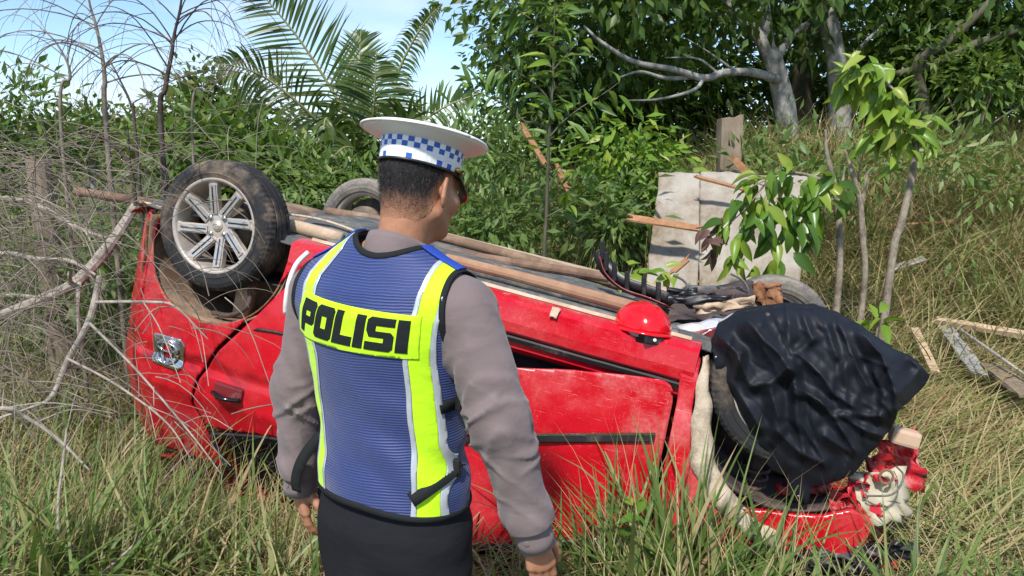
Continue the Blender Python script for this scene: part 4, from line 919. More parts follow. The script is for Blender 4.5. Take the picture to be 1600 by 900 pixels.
# cap: checked band, flared white crown, black peak
cap = empty('cap', parent=person); CTL = math.radians(16); CPY = np.array(Matrix.Rotation(YH, 3, 'Z') @ Matrix.Rotation(-CTL, 3, 'X')); CC = h2p((0, -.006, .038))
def cp(v): return np.asarray(v, float) @ CPY.T + CC
ncol, hrow = 42, .0125; t = np.arange(ncol) * 2 * PI / ncol; ra, rb = .0835, .1035
def cring(fx, fy, z, n=ncol, th=None): th = np.arange(n) * 2 * PI / n if th is None else th; return np.stack([fx * np.cos(th), fy * np.sin(th), np.full(len(th), z) if np.isscalar(z) else z], 1)
zs = [0.0, .0135, .027, .039, .0505]; V = np.concatenate([cring(ra + .001 * i, rb + .001 * i, z) for i, z in enumerate(zs)]); F = []; fm = []
for i in range(4):
    for j in range(ncol):
        F.append([i * ncol + j, i * ncol + (j + 1) % ncol, (i + 1) * ncol + (j + 1) % ncol, (i + 1) * ncol + j])
        fm.append(1 if (i >= 2 and (i + j) % 2 == 0) or (i == 0 and j % 5 == 0) else 0)
mesh_obj('checked_band', cp(V), F, None, cap, mats=[M['check_white'], M['check_blue']], fmat=fm)
V, F = tube(cp(np.concatenate([cring(ra + .0005, rb + .0005, -.001), cring(ra + .0005, rb + .0005, -.001)[:1]])), .0035, 6); mesh_obj('band_edge', V, F, M['blackp'], cap, smooth=True)
n = 64; th = np.arange(n) * 2 * PI / n; rings = []
for k, (e, z) in enumerate(((.004, .0505), (.014, .054), (.032, .061), (.046, .067), (.0525, .071), (.054, .0745), (.051, .079), (.042, .082), (.0, .087), (-.045, .088), (-.075, .088))):
    ex = e + (.004 * np.sin(th) if e > .02 else 0); rings.append(cring(ra + ex, rb + ex, z + .006 * max(0, e / .054) * np.sin(th), n, th))
V = np.concatenate(rings + [[[0, 0, .088]]]); m = len(rings); F = [[i * n + j, i * n + (j + 1) % n, (i + 1) * n + (j + 1) % n, (i + 1) * n + j] for i in range(m - 1) for j in range(n)] + [[(m - 1) * n + j, (m - 1) * n + (j + 1) % n, m * n] for j in range(n)]
mesh_obj('crown', cp(V), F, M['cap_white'], cap, smooth=True)
V, F = tube(cp(np.concatenate([cring(ra + .0535, rb + .0535, .0742 + .006 * np.sin(th), n, th)] + [cring(ra + .0535, rb + .0535, .0742, 1, A([0.]))])), .0028, 6); mesh_obj('crown_piping', V, F, M['cap_white'], cap, smooth=True)
V = []; F = []; tt = np.linspace(math.radians(22), math.radians(158), 25)
for a in tt:
    for k in range(6): u = k / 5; w = math.sin((a - tt[0]) / (tt[-1] - tt[0]) * PI) ** .6; V.append(((ra + .002 + .012 * u * w) * math.cos(a), (rb + .002 + .045 * u * w) * math.sin(a), .004 - .052 * u * w))
for i in range(24):
    for j in range(5): F.append([i * 6 + j, i * 6 + 6 + j, i * 6 + 7 + j, i * 6 + 1 + j])
V, F = shell(A(V), tri(F), .003); mesh_obj('peak', cp(V), F, M['blackg'], cap, smooth=True)
V, F = tube(cp(cring(ra + .004, rb + .004, .006, 25, np.linspace(math.radians(18), math.radians(162), 25))), .0045, 6); mesh_obj('chin_strap', V, F, M['blackp'], cap, smooth=True)
for a in (20, 160):
    c = cp(A([[(ra + .006) * math.cos(math.radians(a)), (rb + .006) * math.sin(math.radians(a)), .008]]))[0]; V, F = blob(c, (.0065, .0065, .0065), 12, 8, 1); mesh_obj('cap_button', V, F, M['gold'], cap, smooth=True)

# ------------------------------------------------------------------ black jacket thrown over the front wheel: hangs down its outer face, folds over the tread
JO = [(1112, 535), (1122, 512), (1150, 491), (1185, 483), (1230, 477), (1275, 481), (1315, 494), (1350, 515), (1385, 540), (1420, 555), (1440, 571), (1453, 587), (1448, 601), (1425, 622), (1405, 642), (1397, 662), (1375, 692), (1350, 723), (1328, 745), (1300, 756), (1268, 763), (1262, 789), (1238, 784), (1228, 746), (1205, 736), (1190, 706), (1172, 673), (1145, 616), (1118, 576)]
gx, gy = np.meshgrid(np.arange(1100, 1464, 3.4), np.arange(466, 800, 3.4), indexing='ij'); nn_ = gx.shape[1]
JF = tri(np.array([[i * nn_ + j, i * nn_ + j + 1, (i + 1) * nn_ + j + 1, (i + 1) * nn_ + j] for i in range(gx.shape[0] - 1) for j in range(nn_ - 1)]))
JV = np.stack([gx.ravel(), gy.ravel(), 0 * gx.ravel()], 1)
wob_ = 2.2 * noise(JV, .05, 4, 2); JV, JF = clip(JV, JF, poly_sd(JV[:, 0], JV[:, 1], JO) + wob_)
x, y = JV[:, 0], JV[:, 1]; dE = np.maximum(poly_sd(x, y, JO), 0)
def seg_d(pts):
    best = np.full(len(x), 1e9)
    for a, b in zip(pts[:-1], pts[1:]):
        a = A(a, float) / 3.636 + A([1040, 460]); b = A(b, float) / 3.636 + A([1040, 460]); e = b - a; t = np.clip(((x - a[0]) * e[0] + (y - a[1]) * e[1]) / (e @ e), 0, 1); best = np.minimum(best, np.hypot(x - a[0] - t * e[0], y - a[1] - t * e[1]))
    return best
up_ = sstep(560, 500, y)
off = .04 * (1 - np.exp(-dE / 20)) - .085 * np.exp(-dE / 9) * up_ - .035 * sstep(640, 760, y) + .022 * np.exp(-(((x - 1250) / 110) ** 2 + ((y - 590) / 90) ** 2))
for pts, h_, w_ in (([(690, 70), (700, 250), (720, 380), (740, 560)], .020, 7), ([(470, 150), (560, 260), (640, 330), (700, 420)], .030, 12), ([(300, 230), (400, 330), (480, 520), (600, 500), (690, 420)], .022, 8), ([(780, 110), (830, 250)], .014, 5), ([(900, 120), (940, 260), (970, 350)], .014, 5), ([(985, 150), (1040, 300), (1090, 420), (1150, 520)], .016, 6),
                     ([(730, 520), (870, 600), (960, 700), (1080, 890)], .020, 6), ([(740, 330), (860, 240)], .012, 5), ([(760, 340), (880, 450), (960, 570), (1090, 650)], .016, 7), ([(1100, 190), (1230, 340), (1300, 520), (1310, 650)], .050, 14), ([(740, 560), (745, 720), (790, 900)], .016, 7), ([(980, 680), (1220, 690)], .014, 5), ([(1000, 690), (1150, 780), (1230, 800)], .014, 5),
                     ([(600, 560), (640, 700), (590, 830)], .016, 8), ([(850, 620), (1000, 640)], .010, 5), ([(640, 780), (760, 900), (900, 960)], .014, 7), ([(1180, 440), (1240, 560), (1220, 700)], .014, 8), ([(1380, 360), (1450, 420), (1330, 560)], .018, 8), ([(430, 330), (380, 500), (540, 760)], .016, 7), ([(900, 800), (1050, 900), (1000, 1050)], .014, 7), ([(520, 80), (540, 170)], .012, 6), ([(620, 70), (650, 200)], .012, 6), ([(840, 75), (880, 180)], .010, 5)):
    d_ = seg_d(pts); off = off + 1.5 * h_ * np.exp(-(d_ / w_)) - .35 * h_ * np.exp(-((d_ - 2.2 * w_) / w_) ** 2)
rj = np.random.default_rng(9)
for _ in range(46):
    cx_, cy_, a_, l_ = rj.uniform(1130, 1400), rj.uniform(495, 740), rj.normal(1.25, .55), rj.uniform(14, 46); e_ = A([math.cos(a_), math.sin(a_)]) * l_; p0_ = (A([cx_, cy_]) - e_ - A([1040, 460])) * 3.636; p1_ = (A([cx_, cy_]) + e_ - A([1040, 460])) * 3.636
    off = off + rj.uniform(.004, .010) * rj.choice([-1, 1]) * np.exp(-(seg_d([p0_, (p0_ + p1_) / 2 + rj.normal(0, 12, 2), p1_]) / rj.uniform(2.5, 5)))
right = sstep(0, 60, (x - 1348) * .85 - (y - 515) * .35); off = off - .09 * right
q_ = np.stack([x + .25 * y, y * .45 - .1 * x, 0 * x], 1); off = off + .010 * (1 - 2 * np.abs(noise(q_, .032, 7, 2))) + .003 * noise(q_, .08, 9, 2)
yl = .80 + off
O_ = w2c(_C); D_ = A([w2c(_C + ray(a, b)) for a, b in zip(x, y)]) - O_; JX = c2w(O_ + D_ * ((yl - O_[1]) / D_[:, 1])[:, None])
jc = A([wheel_w[0], wheel_w[1], 0]); N_ = vnormals(JX, JF)
if (N_ @ A([0, 1., 0])).mean() > 0: JF = JF[:, ::-1]
jk = empty('jacket', tuple(jc), 'black nylon jacket thrown over the front wheel of the overturned car', 'jacket')
V, F = shell(JX - jc, JF, .004); mesh_obj('jacket_front', V, F, M['nylon'], jk, smooth=True)
lp = max(loops_of(JF), key=len); lp = [i for i in lp]; bx = [i for i in lp if y[i] < 545 and x[i] < 1395]; bx = sorted(bx, key=lambda i: x[i]); bx = bx[::2] + [bx[-1]]
rows = []; by = A(CR @ A([0, 1., 0])); upz = A(CR @ A([0, 0, -1.]))
for k in range(9):
    f_ = k / 8; b_ = JX[bx]; rows.append(b_ - by * .24 * f_ + upz * (.012 * math.sin(f_ * PI) - .05 * f_ ** 2) + .006 * np.stack([noise(b_ * 1.0 + f_, 30, s_, 2) for s_ in (1, 2, 3)], 1) * f_)
V = np.concatenate(rows); nb_ = len(bx); V, F = shell(V - jc, tri([[k * nb_ + j, k * nb_ + j + 1, (k + 1) * nb_ + j + 1, (k + 1) * nb_ + j] for k in range(8) for j in range(nb_ - 1)]), .003); mesh_obj('jacket_back', V, F, M['nylon'], jk, smooth=True)
jb = BVHTree.FromPolygons([Vector(v) for v in JX], [list(map(int, f)) for f in JF])
for px, py in ((1119, 558), (1247, 775)):
    h = jb.ray_cast(Vector(_C), Vector(ray(px, py)))
    if h[0]:
        n_ = A(h[1]); n_ = n_ if n_ @ ray(px, py) < 0 else -n_; c = A(h[0]) - jc; V, F = tube([c + n_ * .001, c + n_ * .004, c + n_ * .005], [.005, .005, .003], 14); mesh_obj('snap_button', V, F, M['chrome'], jk, smooth=True)

# ------------------------------------------------------------------ red hard hat standing on the sill
hp = c2w(cpix(1000, 536, .70)); hat = empty('hard_hat', tuple(hp), 'red hard hat standing on the red sill of the overturned car', 'hard hat')
hat.scale = (1.12,) * 3; hat.location = tuple(hp + A([0, 0, .022])); hat.rotation_euler = (math.radians(-4), math.radians(10), math.radians(12))
n = 56; th = np.arange(n) * 2 * PI / n; rings = []
for k, ph in enumerate(np.linspace(0, PI / 2, 15)):
    rx, ry = .098 * math.cos(ph) ** .82, .122 * math.cos(ph) ** .82; z = .030 + .092 * math.sin(ph) ** 1.0
    rid = .007 * np.exp(-((np.cos(th) * rx / .016)) ** 2) + .004 * np.exp(-((np.abs(np.cos(th) * rx) - .035) / .010) ** 2); rings.append(np.stack([rx * np.cos(th), ry * np.sin(th), z + rid * math.sin(ph) ** .5], 1))
V = np.concatenate(rings); F = [[i * n + j, i * n + (j + 1) % n, (i + 1) * n + (j + 1) % n, (i + 1) * n + j] for i in range(14) for j in range(n)]; V, F = shell(V, tri(F), .003); mesh_obj('shell', V, F, M['red_clean'], hat, smooth=True)
rings = [];
for a_, b_, z in ((.097, .121, .034), (.103, .127, .030), (.106, .130, .026), (.1055, .129, .023), (.098, .12, .026)):
    rings.append(np.stack([a_ * np.cos(th), (b_ + .035 * np.maximum(0, np.sin(th)) ** 2 * (b_ > .125)) * np.sin(th), np.full(n, z) - .008 * np.maximum(0, np.sin(th))], 1))
V = np.concatenate(rings); F = [[i * n + j, i * n + (j + 1) % n, (i + 1) * n + (j + 1) % n, (i + 1) * n + j] for i in range(4) for j in range(n)]; mesh_obj('brim', V, F, M['red_clean'], hat, smooth=True)
V = np.concatenate([np.stack([.084 * np.cos(th), .106 * np.sin(th), np.full(n, z)], 1) for z in (-.006, .036)]); V, F = shell(V, tri([[j, (j + 1) % n, n + (j + 1) % n, n + j] for j in range(n)]), .003); mesh_obj('headband', V, F, M['blackp'], hat, smooth=True)
V = np.concatenate([np.stack([.088 * np.cos(th), .110 * np.sin(th), np.full(n, z)], 1) for z in (.012, .032)]); o_ = (np.abs(np.cos(th)) > .55); V, F = shell(V, tri([[j, (j + 1) % n, n + (j + 1) % n, n + j] for j in range(n) if o_[j]]), .002); mesh_obj('cradle_strap', V, F, M['reflect'], hat, smooth=True)
V, F = box((-.034, -.121, -.006), (.034, -.106, .028), .006); mesh_obj('ratchet', V, F, M['blackp'], hat); V, F = tube([(0, -.120, .011), (0, -.1255, .011), (0, -.1265, .011)], [.006, .006, .004], 12); mesh_obj('ratchet_knob', V, F, M['badge_w'], hat, smooth=True)
# ------------------------------------------------------------------ loose things lying on and around the car
def thing_mesh(name, V, F, mat, label, cat, group=None, smooth=False, **k):
    V = np.asarray(V, float); c = V.mean(0); c[2] = V[:, 2].min(); o = mesh_obj(name, V - c, F, mat, None, smooth, loc=tuple(c), **k); return tag(o, label, cat, group)
def PG(px, py, h=0.0):                              # where a pixel's ray meets the ground (h above it)
    d = ray(px, py); t = np.linspace(1.5, 14, 900); q = _C + d * t[:, None]; k = np.argmax(q[:, 2] < ground_z(q[:, 0], q[:, 1]) + h); return q[k]
def pole(a, b, r0, r1, mat, label, seed, n=40, bend=.01):
    t = np.linspace(0, 1, n)[:, None]; p = A(a) * (1 - t) + A(b) * t; p = p + bend * np.stack([noise(p, 1.5, seed + k, 2) for k in range(3)], 1)
    V, F = tube(p, (r0 + (r1 - r0) * t[:, 0]) * (1 + .06 * noise(p, 9, seed, 2)), 12); return thing_mesh('wooden_pole', V, F, mat, label, 'pole', smooth=False)
pole(P(118, 300, 4.35), P(952, 436, 3.72), .026, .024, M['pole'], 'long weathered brown pole lying across the car behind its rear wheel', 3)
pole(c2w((1.02, .575, .150)), c2w((1.86, .585, .150)), .022, .028, M['pole2'], 'short peeled reddish pole lying along the sill next to the hard hat', 8, 26)
# torn bumper strip with black clips
bs = spline([P(938, 402, 3.45), P(948, 428, 3.42), P(975, 452, 3.38), (P(1015, 466, 3.34)), P(1045, 478, 3.3)], 26); V, F = ribbon(bs, .085, (0, .35, 1), .006, 26)
bst = empty('bumper_strip', tuple(bs[13]), 'torn dark red bumper strip with black clips lying on the car underside', 'bumper strip'); mesh_obj('strip', V - bs[13], F, M['dark_red'], bst)
for k in (1, 5, 9, 13, 17, 21): V, F = box(bs[k] - bs[13] + A([-.006, -.012, .0]), bs[k] - bs[13] + A([.014, .012, .085]), .003); mesh_obj('clip', V, F, M['blackp'], bst)
bl = spline(bs + A([0, .025, .026]), 22); V, F = ribbon(bl - bs[13], .065, (0, 1, .4), .008, 22); mesh_obj('backing', V, F, M['blackp'], bst)
# board leaning on the bank, splinters, post
brd = empty('board', tuple(PG(1100, 560)), 'large dirty white board in two sheets leaning against the grassy bank', 'board'); bo_ = A(brd.location)
for bc_, sd_ in (([P(1030, 271, 5.75), P(1092, 274, 5.72), P(1088, 548, 4.92), P(996, 556, 4.95)], 4), ([P(1094, 270, 5.74), P(1262, 279, 5.62), P(1240, 545, 4.87), P(1090, 548, 4.93)], 9)):
    V, F = sheet(*bc_, 26, 34, .02, 3, sd_, .014); e_ = noise(V, 14, sd_, 2); V[:, 2] += .012 * e_; V[:, 0] += .008 * noise(V, 20, sd_ + 2, 2); mesh_obj('sheet', V - bo_, F, M['board'], brd)
thing_mesh('splinter', *plank(P(990, 341, 5.25), P(1098, 358, 5.15), .075, .012, (0, -.5, 1), .06), M['splint'], 'reddish wood splinter sticking out in front of the white board', 'wood piece')
thing_mesh('splinter', *plank(P(1088, 276, 5.45), P(1166, 297, 5.4), .035, .014, (0, -.5, 1), .05), M['splint'], 'narrow brown splinter on the upper edge of the white board', 'wood piece')
thing_mesh('splinter', *plank(P(1048, 428, 5.0), P(1078, 402, 5.0), .04, .012, (0, -.6, 1), .05), M['splint'], 'short red splinter at the foot of the white board', 'wood piece')
thing_mesh('splinter', *plank(P(822, 208, 7.2), P(856, 264, 7.1), .05, .02, (.4, -1, .4), .12), M['splint'], 'orange splintered stake rising behind the thin leafy sapling', 'wood piece')
thing_mesh('splinter', *plank(P(868, 258, 7.1), P(902, 328, 7.0), .05, .03, (.4, -1, .4), .08), M['splint'], 'lower red piece of the broken stake behind the thin leafy sapling', 'wood piece')
base = P(1137, 275, 6.3); base[2] = ground_z(base[0], base[1]) - .05; top = P(1137, 182, 6.3); V, F = plank(base, A([base[0], base[1], top[2]]), .165, .14, (0, -1, 0), .02, 8); thing_mesh('fence_post', V, F, M['post'], 'square weathered wooden fence post standing behind the white board', 'post')
stump_t = P(62, 248, 4.9); V, F = tube([(stump_t[0] + .03, 4.9, .0), (stump_t[0], 4.9, .7), (stump_t[0] - .01, 4.9, stump_t[2])], [.085, .075, .072], 14); thing_mesh('stump', V, F, M['post'], 'tan tree stump standing behind the tangle of dry twigs', 'stump')
for px0, px1, w, t, m, lab, nm in ((PG(1462, 500, 0.36), PG(1640, 530, 0.36), .05, .035, 'plank', 'pale sawn plank lying across the flattened grass at far right', 'plank'), (PG(1428, 512, 0.42), PG(1462, 584, 0.30), .055, .02, 'plank', 'short pale plank leaning steeply beside the jacket', 'plank'), (PG(1478, 512, 0.34), PG(1532, 585, 0.30), .10, .012, 'greyboard', 'grey panel strip lying in the grass right of the jacket', 'panel'), (PG(1548, 570, 0.32), PG(1612, 620, 0.30), .14, .02, 'post', 'brown broken board at the right edge of the grass', 'board'), (PG(1395, 420, 0.34), PG(1445, 404, 0.34), .06, .02, 'deadwood', 'grey wood chunk at the foot of the thin trunks', 'wood piece'), (PG(1500, 515, 0.40), PG(1610, 592, 0.36), .018, .016, 'deadwood', 'thin grey stick crossing the planks at far right', 'stick'), (PG(1390, 352, 0.36), PG(1520, 345, 0.36), .03, .015, 'splint', 'long reddish slat half buried in the bank grass', 'slat')):
    V, F = plank(px0, px1, w, t, (0, -.45, 1), .02); thing_mesh(nm, V, F, M[m], lab, nm.split('_')[0])
for k, (px, py, d, s_, lab) in enumerate(((1290, 400, 4.75, .13, 'orange wood chunk left of the thin trunks'), (1375, 395, 4.8, .12, 'orange wood chunk between the two right thin trunks'), (1362, 330, 5.0, .10, 'orange curled bark strip hanging between the thin trunks'), (1415, 370, 4.9, .10, 'orange bark flake behind the rightmost thin trunk'), (1160, 262, 5.7, .09, 'brown dead leaf lying on top of the white board'))):
    c = PG(px, py, .12) if k != 4 else P(px, py, d); a_ = 2.1 * k + .5; dv_ = A([math.cos(a_), .5 * math.sin(a_), .35 + .15 * k]) * s_; V, F = plank(c - dv_, c + dv_, s_ * .55, .010, (math.sin(k), -1, .5), s_ * .5); thing_mesh('bark_piece', V, F, M['splint'], lab, 'wood piece')
# fallen logs and branches at left
def log(pts, r, label, mat='deadwood', subs=0, seed=1):
    pts = [A(p, float) for p in pts]; r = list(r)
    for e in (0, -1):                               # an end that leaves the picture at left comes down to the ground there
        if pts[e][0] / pts[e][1] < -.645:
            a_ = pts[e]; m_ = a_ + A([-.45, .1, -.3 * a_[2]]); g_ = A([a_[0] - 1.0, a_[1] + .2, float(ground_z(A([a_[0] - 1.0]), A([a_[1] + .2]))[0]) + .03])
            if e == 0: pts = [g_, m_] + pts; r = [r[0], r[0]] + r
            else: pts = pts + [m_, g_]; r = r + [r[-1], r[-1]]
    p = spline(pts, 26); o = empty('fallen_branch', tuple(p[0]), label, 'branch'); rad = .58 * np.interp(np.linspace(0, 1, 26), np.linspace(0, 1, len(r)), r); V, F = tube(p - p[0], rad * (1 + .10 * noise(p, 14, seed, 2)), 9); mesh_obj('stem', V, F, M[mat], o)
    rr = np.random.default_rng(seed)
    for k in range(subs):
        i = rr.integers(5, 24); d = nrm(nrm(p[i + 1] - p[i]) * .6 + rr.normal(0, .6, 3)); L = rr.uniform(.15, .5); q = [p[i], p[i] + d * L * .5 + A([0, 0, .03]), p[i] + d * L + A([0, 0, -.03])]; V, F = tube(spline(q, 8) - p[0], np.linspace(rad[i] * .45, .0015, 8), 6); mesh_obj('side_twig', V, F, M[mat], o)
log([P(212, 322, 4.1), P(170, 385, 3.9), P(120, 440, 3.75), P(60, 470, 3.7), P(-30, 508, 3.6)], [.042, .05, .05, .045, .04], 'thick pale dead log slanting down from the red bumper to the left', subs=5, seed=2)
log([P(156, 432, 3.35), P(140, 500, 3.25), P(105, 565, 3.2), P(80, 620, 3.1), P(40, 640, 3.05)], [.022, .025, .022, .016, .010], 'bent grey branch lying in front of the thick dead log', subs=6, seed=4)
log([P(150, 472, 3.2), P(235, 472, 3.12), P(275, 480, 3.1), P(325, 530, 3.08)], [.012, .010, .008, .004], 'thin branch reaching across the red bumper below the wheel', subs=4, seed=5)
log([P(-20, 318, 4.3), P(60, 322, 4.3), P(120, 355, 4.2), P(190, 380, 4.1)], [.025, .024, .02, .012], 'grey dead limb lying behind the twigs at the left edge', subs=5, seed=6)
log([P(-20, 402, 3.9), P(60, 405, 3.85), P(110, 408, 3.8), P(150, 430, 3.7)], [.022, .022, .018, .01], 'lower grey limb pointing right from the left edge', subs=5, seed=7)
log([P(140, 505, 3.1), P(215, 580, 3.02), P(300, 680, 2.95), P(345, 740, 2.9)], [.010, .008, .006, .003], 'long thin twig running down over the red quarter panel', subs=5, seed=8)
log([P(105, 560, 3.05), P(180, 600, 3.0), P(260, 660, 2.95), P(300, 720, 2.9)], [.009, .008, .006, .003], 'second thin twig below the long twig on the red panel', subs=4, seed=9)
log([P(70, 905, 2.55), P(92, 770, 2.65), P(102, 690, 2.75), P(104, 670, 2.8)], [.010, .009, .008, .006], 'upright grey stick in the grass at lower left', subs=2, seed=10)
log([P(150, 905, 2.5), P(215, 845, 2.6), P(250, 790, 2.75), P(265, 770, 2.8)], [.010, .008, .006, .003], 'slanting grey stick in the grass at lower left', subs=2, seed=11)
log([P(-10, 640, 2.9), P(45, 655, 2.95), P(95, 690, 2.95), P(140, 735, 2.9)], [.016, .014, .011, .006], 'crooked grey branch lying in the left foreground grass', subs=5, seed=12)
log([P(212, 322, 4.0), P(206, 270, 4.0), P(190, 238, 4.0), P(160, 215, 4.0), P(120, 205, 4.0)], [.018, .017, .014, .010, .007], 'dark bent branch rising beside the wheel and arching left', 'twig_dark', 3, 13)

# ------------------------------------------------------------------ bare saplings with arching twigs
def arch(p0, d, L, droop, r, rr, n=12):
    p = [A(p0, float)]; d = nrm(d)
    for i in range(n): d = nrm(d + A([rr.normal(0, .07), rr.normal(0, .07), -droop * (i / n + .25) / n * 2.2])); p.append(p[-1] + d * L / n)
    return np.array(p), np.linspace(r, r * .3, n + 1)
def bare(pix, depth, r0, label, nb, seed, mat='twig', gz=0.0):
    rr = np.random.default_rng(seed); pts = [P(x, y, depth) for x, y in pix]; pts.insert(0, A([pts[0][0], depth, ground_z(A([pts[0][0]]), A([depth]))[0]])); p = spline(pts, 34); o = empty('bare_sapling', tuple(p[0]), label, 'sapling', 'leafless saplings behind the rear wheel')
    V, F = tube(p - p[0], np.linspace(r0, r0 * .22, 34), 8); mesh_obj('trunk', V, F, M[mat], o, smooth=True)
    for k in range(nb):
        i = rr.integers(11, 33); s = rr.choice([-1, 1]); q, r = arch(p[i], A([s * rr.uniform(.5, 1.1), rr.normal(0, .45), rr.uniform(.5, 1.1)]), rr.uniform(.45, 1.15), rr.uniform(1.1, 2.3), r0 * (.42 - .008 * i), rr); parts = [tube(q - p[0], r, 5)]
        for m_ in range(rr.integers(1, 4)):
            j = rr.integers(3, 10); q2, r2 = arch(q[j], nrm(q[j + 1] - q[j]) + rr.normal(0, .5, 3), rr.uniform(.2, .5), 1.6, r[j] * .6, rr, 8); parts.append(tube(q2 - p[0], r2, 4))
        V, F = join(parts); mesh_obj('branch', V, F, M[mat], o)
bare([(166, 200), (164, 130), (160, 90), (150, 40), (140, 5), (130, -60)], 4.6, .017, 'pale leafless sapling with arching twigs left of the wheel', 15, 3)
bare([(252, 210), (258, 140), (268, 85), (272, 55), (282, 10), (288, -50)], 4.5, .018, 'dark leafless sapling above the rear wheel', 13, 5, 'twig_dark')
bare([(212, 215), (205, 165), (185, 120), (172, 95)], 4.3, .011, 'short dark leafless shoot between the two bare saplings', 7, 8, 'twig_dark')
bare([(95, 190), (110, 120), (90, 70), (60, 40)], 4.4, .012, 'thin leafless sapling leaning toward the left edge', 10, 9)
bare([(300, 190), (330, 140), (372, 90)], 4.7, .010, 'thin leafless shoot leaning right above the rear wheel', 9, 12)
# twig tangle (beyond counting)
rr = np.random.default_rng(31); parts = []
def w_in_car(p): q = w2c(p); return (-.60 < q[0] < 3.05) and abs(q[1]) < .88 and q[2] < 1.6 and q[2] > .15
for k in range(1350):
    px = 520 * rr.beta(1.05, 1.6) - 100; py = rr.uniform(215, 660); d = rr.uniform(2.9, 5.0); p0 = P(px, py, d)
    if p0[2] < .05: p0[2] = rr.uniform(.05, .3)
    q, r = arch(p0, A([rr.normal(.2, .8), rr.normal(0, .5), rr.uniform(-.4, .8)]), rr.uniform(.25, .8), rr.uniform(.4, 1.8), rr.uniform(.0010, .0032), rr, 9)
    if any(w_in_car(v) for v in q[::3]) or q[:, 2].min() < -.05: continue
    if q[:, 1].min() < 2.5: continue
    parts.append(tube(q, r, 4, False))
V, F = join(parts); tag(mesh_obj('dry_twigs', V, np.array(F), M['twig'], smooth=True), 'tangle of dry grey twigs left of the car', 'twigs', kind='stuff')

# ------------------------------------------------------------------ leaves, shrubs and trees
def leaf_cloud(pos, dr, nm, L, W, rr):
    n = len(pos); dr = nrm(dr); s = nrm(np.cross(dr, nm)); nm = np.cross(s, dr); L = L[:, None]; W = W[:, None]; m = pos + dr * L * .45
    V = np.stack([pos, m - s * W * .5 + nm * W * .12, m + s * W * .5 + nm * W * .12, m, pos + dr * L - nm * L * .10], 1).reshape(-1, 3)
    F = (np.arange(n)[:, None, None] * 5 + A([[0, 1, 3], [0, 3, 2], [1, 4, 3], [3, 4, 2]])[None]).reshape(-1, 3); return V, F
def cloud(blobs, n, L, W, rr, droop=.35, dens=.55):
    w = A([b[1][0] * b[1][1] * b[1][2] for b in blobs]) ** .67; w /= w.sum(); P_, D_ = [], []
    for (c, r), k in zip(blobs, (w * n).astype(int)):
        nc = max(6, k // 14); u = nrm(rr.normal(0, 1, (nc, 3))) * (rr.random((nc, 1)) ** dens); cl = A(c) + u * A(r)                 # twig-end clumps
        i = rr.integers(0, nc, k); off = rr.normal(0, 1, (k, 3)) * L * .85; P_.append(cl[i] + off); D_.append(nrm(off) + nrm(u[i]) * .5 + A([0, 0, -droop]) + rr.normal(0, .35, (k, 3)))
    pos = np.concatenate(P_); D = np.concatenate(D_); k = len(pos); nm = nrm(rr.normal(0, .55, (k, 3)) + A([0, -.15, 1.0])); ll = L * rr.uniform(.4, 1.3, k)
    V, F = leaf_cloud(pos, D, nm, ll, ll * W / L * rr.uniform(.8, 1.15, k), rr); return V, F, np.repeat(np.clip(rr.beta(2, 2.4, k) + .18 * noise(pos, 1.6, 3), 0, 1), 5)
def plant(name, label, cat, base, blobs, n, L, W, mat, seed, trunks=(), tmat='bark', group=None, droop=.35, dens=.55):
    rr = np.random.default_rng(seed); b = A(base, float); o = empty(name, tuple(b), label, cat, group); V, F, a = cloud(blobs, n, L, W, rr, droop, dens)
    c = mesh_obj('crown', V - b, F, M[mat], o, attrs={'rnd': a}); c['kind'] = 'stuff'
    for i, (pts, r) in enumerate(trunks): p = spline(pts, 5 * len(pts)); V, F = tube(p - b, np.interp(np.linspace(0, 1, len(p)), np.linspace(0, 1, len(r)), r) * (1 + .06 * noise(p, 6, i)), 10); mesh_obj('trunk' if i == 0 else 'limb', V, F, M[tmat], o, smooth=True)
    if not trunks:
        for k in range(5):
            c0, r0 = blobs[k % len(blobs)]; q = spline([b + A([rr.normal(0, .1), rr.normal(0, .1), 0]), (b + A(c0)) / 2 + rr.normal(0, .12, 3), A(c0) + rr.normal(0, .3, 3) * A(r0)], 10); V, F = tube(q - b, np.linspace(.02, .006, 10), 6); mesh_obj('stem', V, F, M['stem'], o, smooth=True)
    return o
def gpt(px, d, dz=0.0): x = P(px, 300, d)[0]; return A([x, d, float(ground_z(A([x]), A([d]))[0]) + dz])
B = lambda px, py, d, r: (P(px, py, d), r)
d1 = 8.6; b1 = gpt(1238, d1)
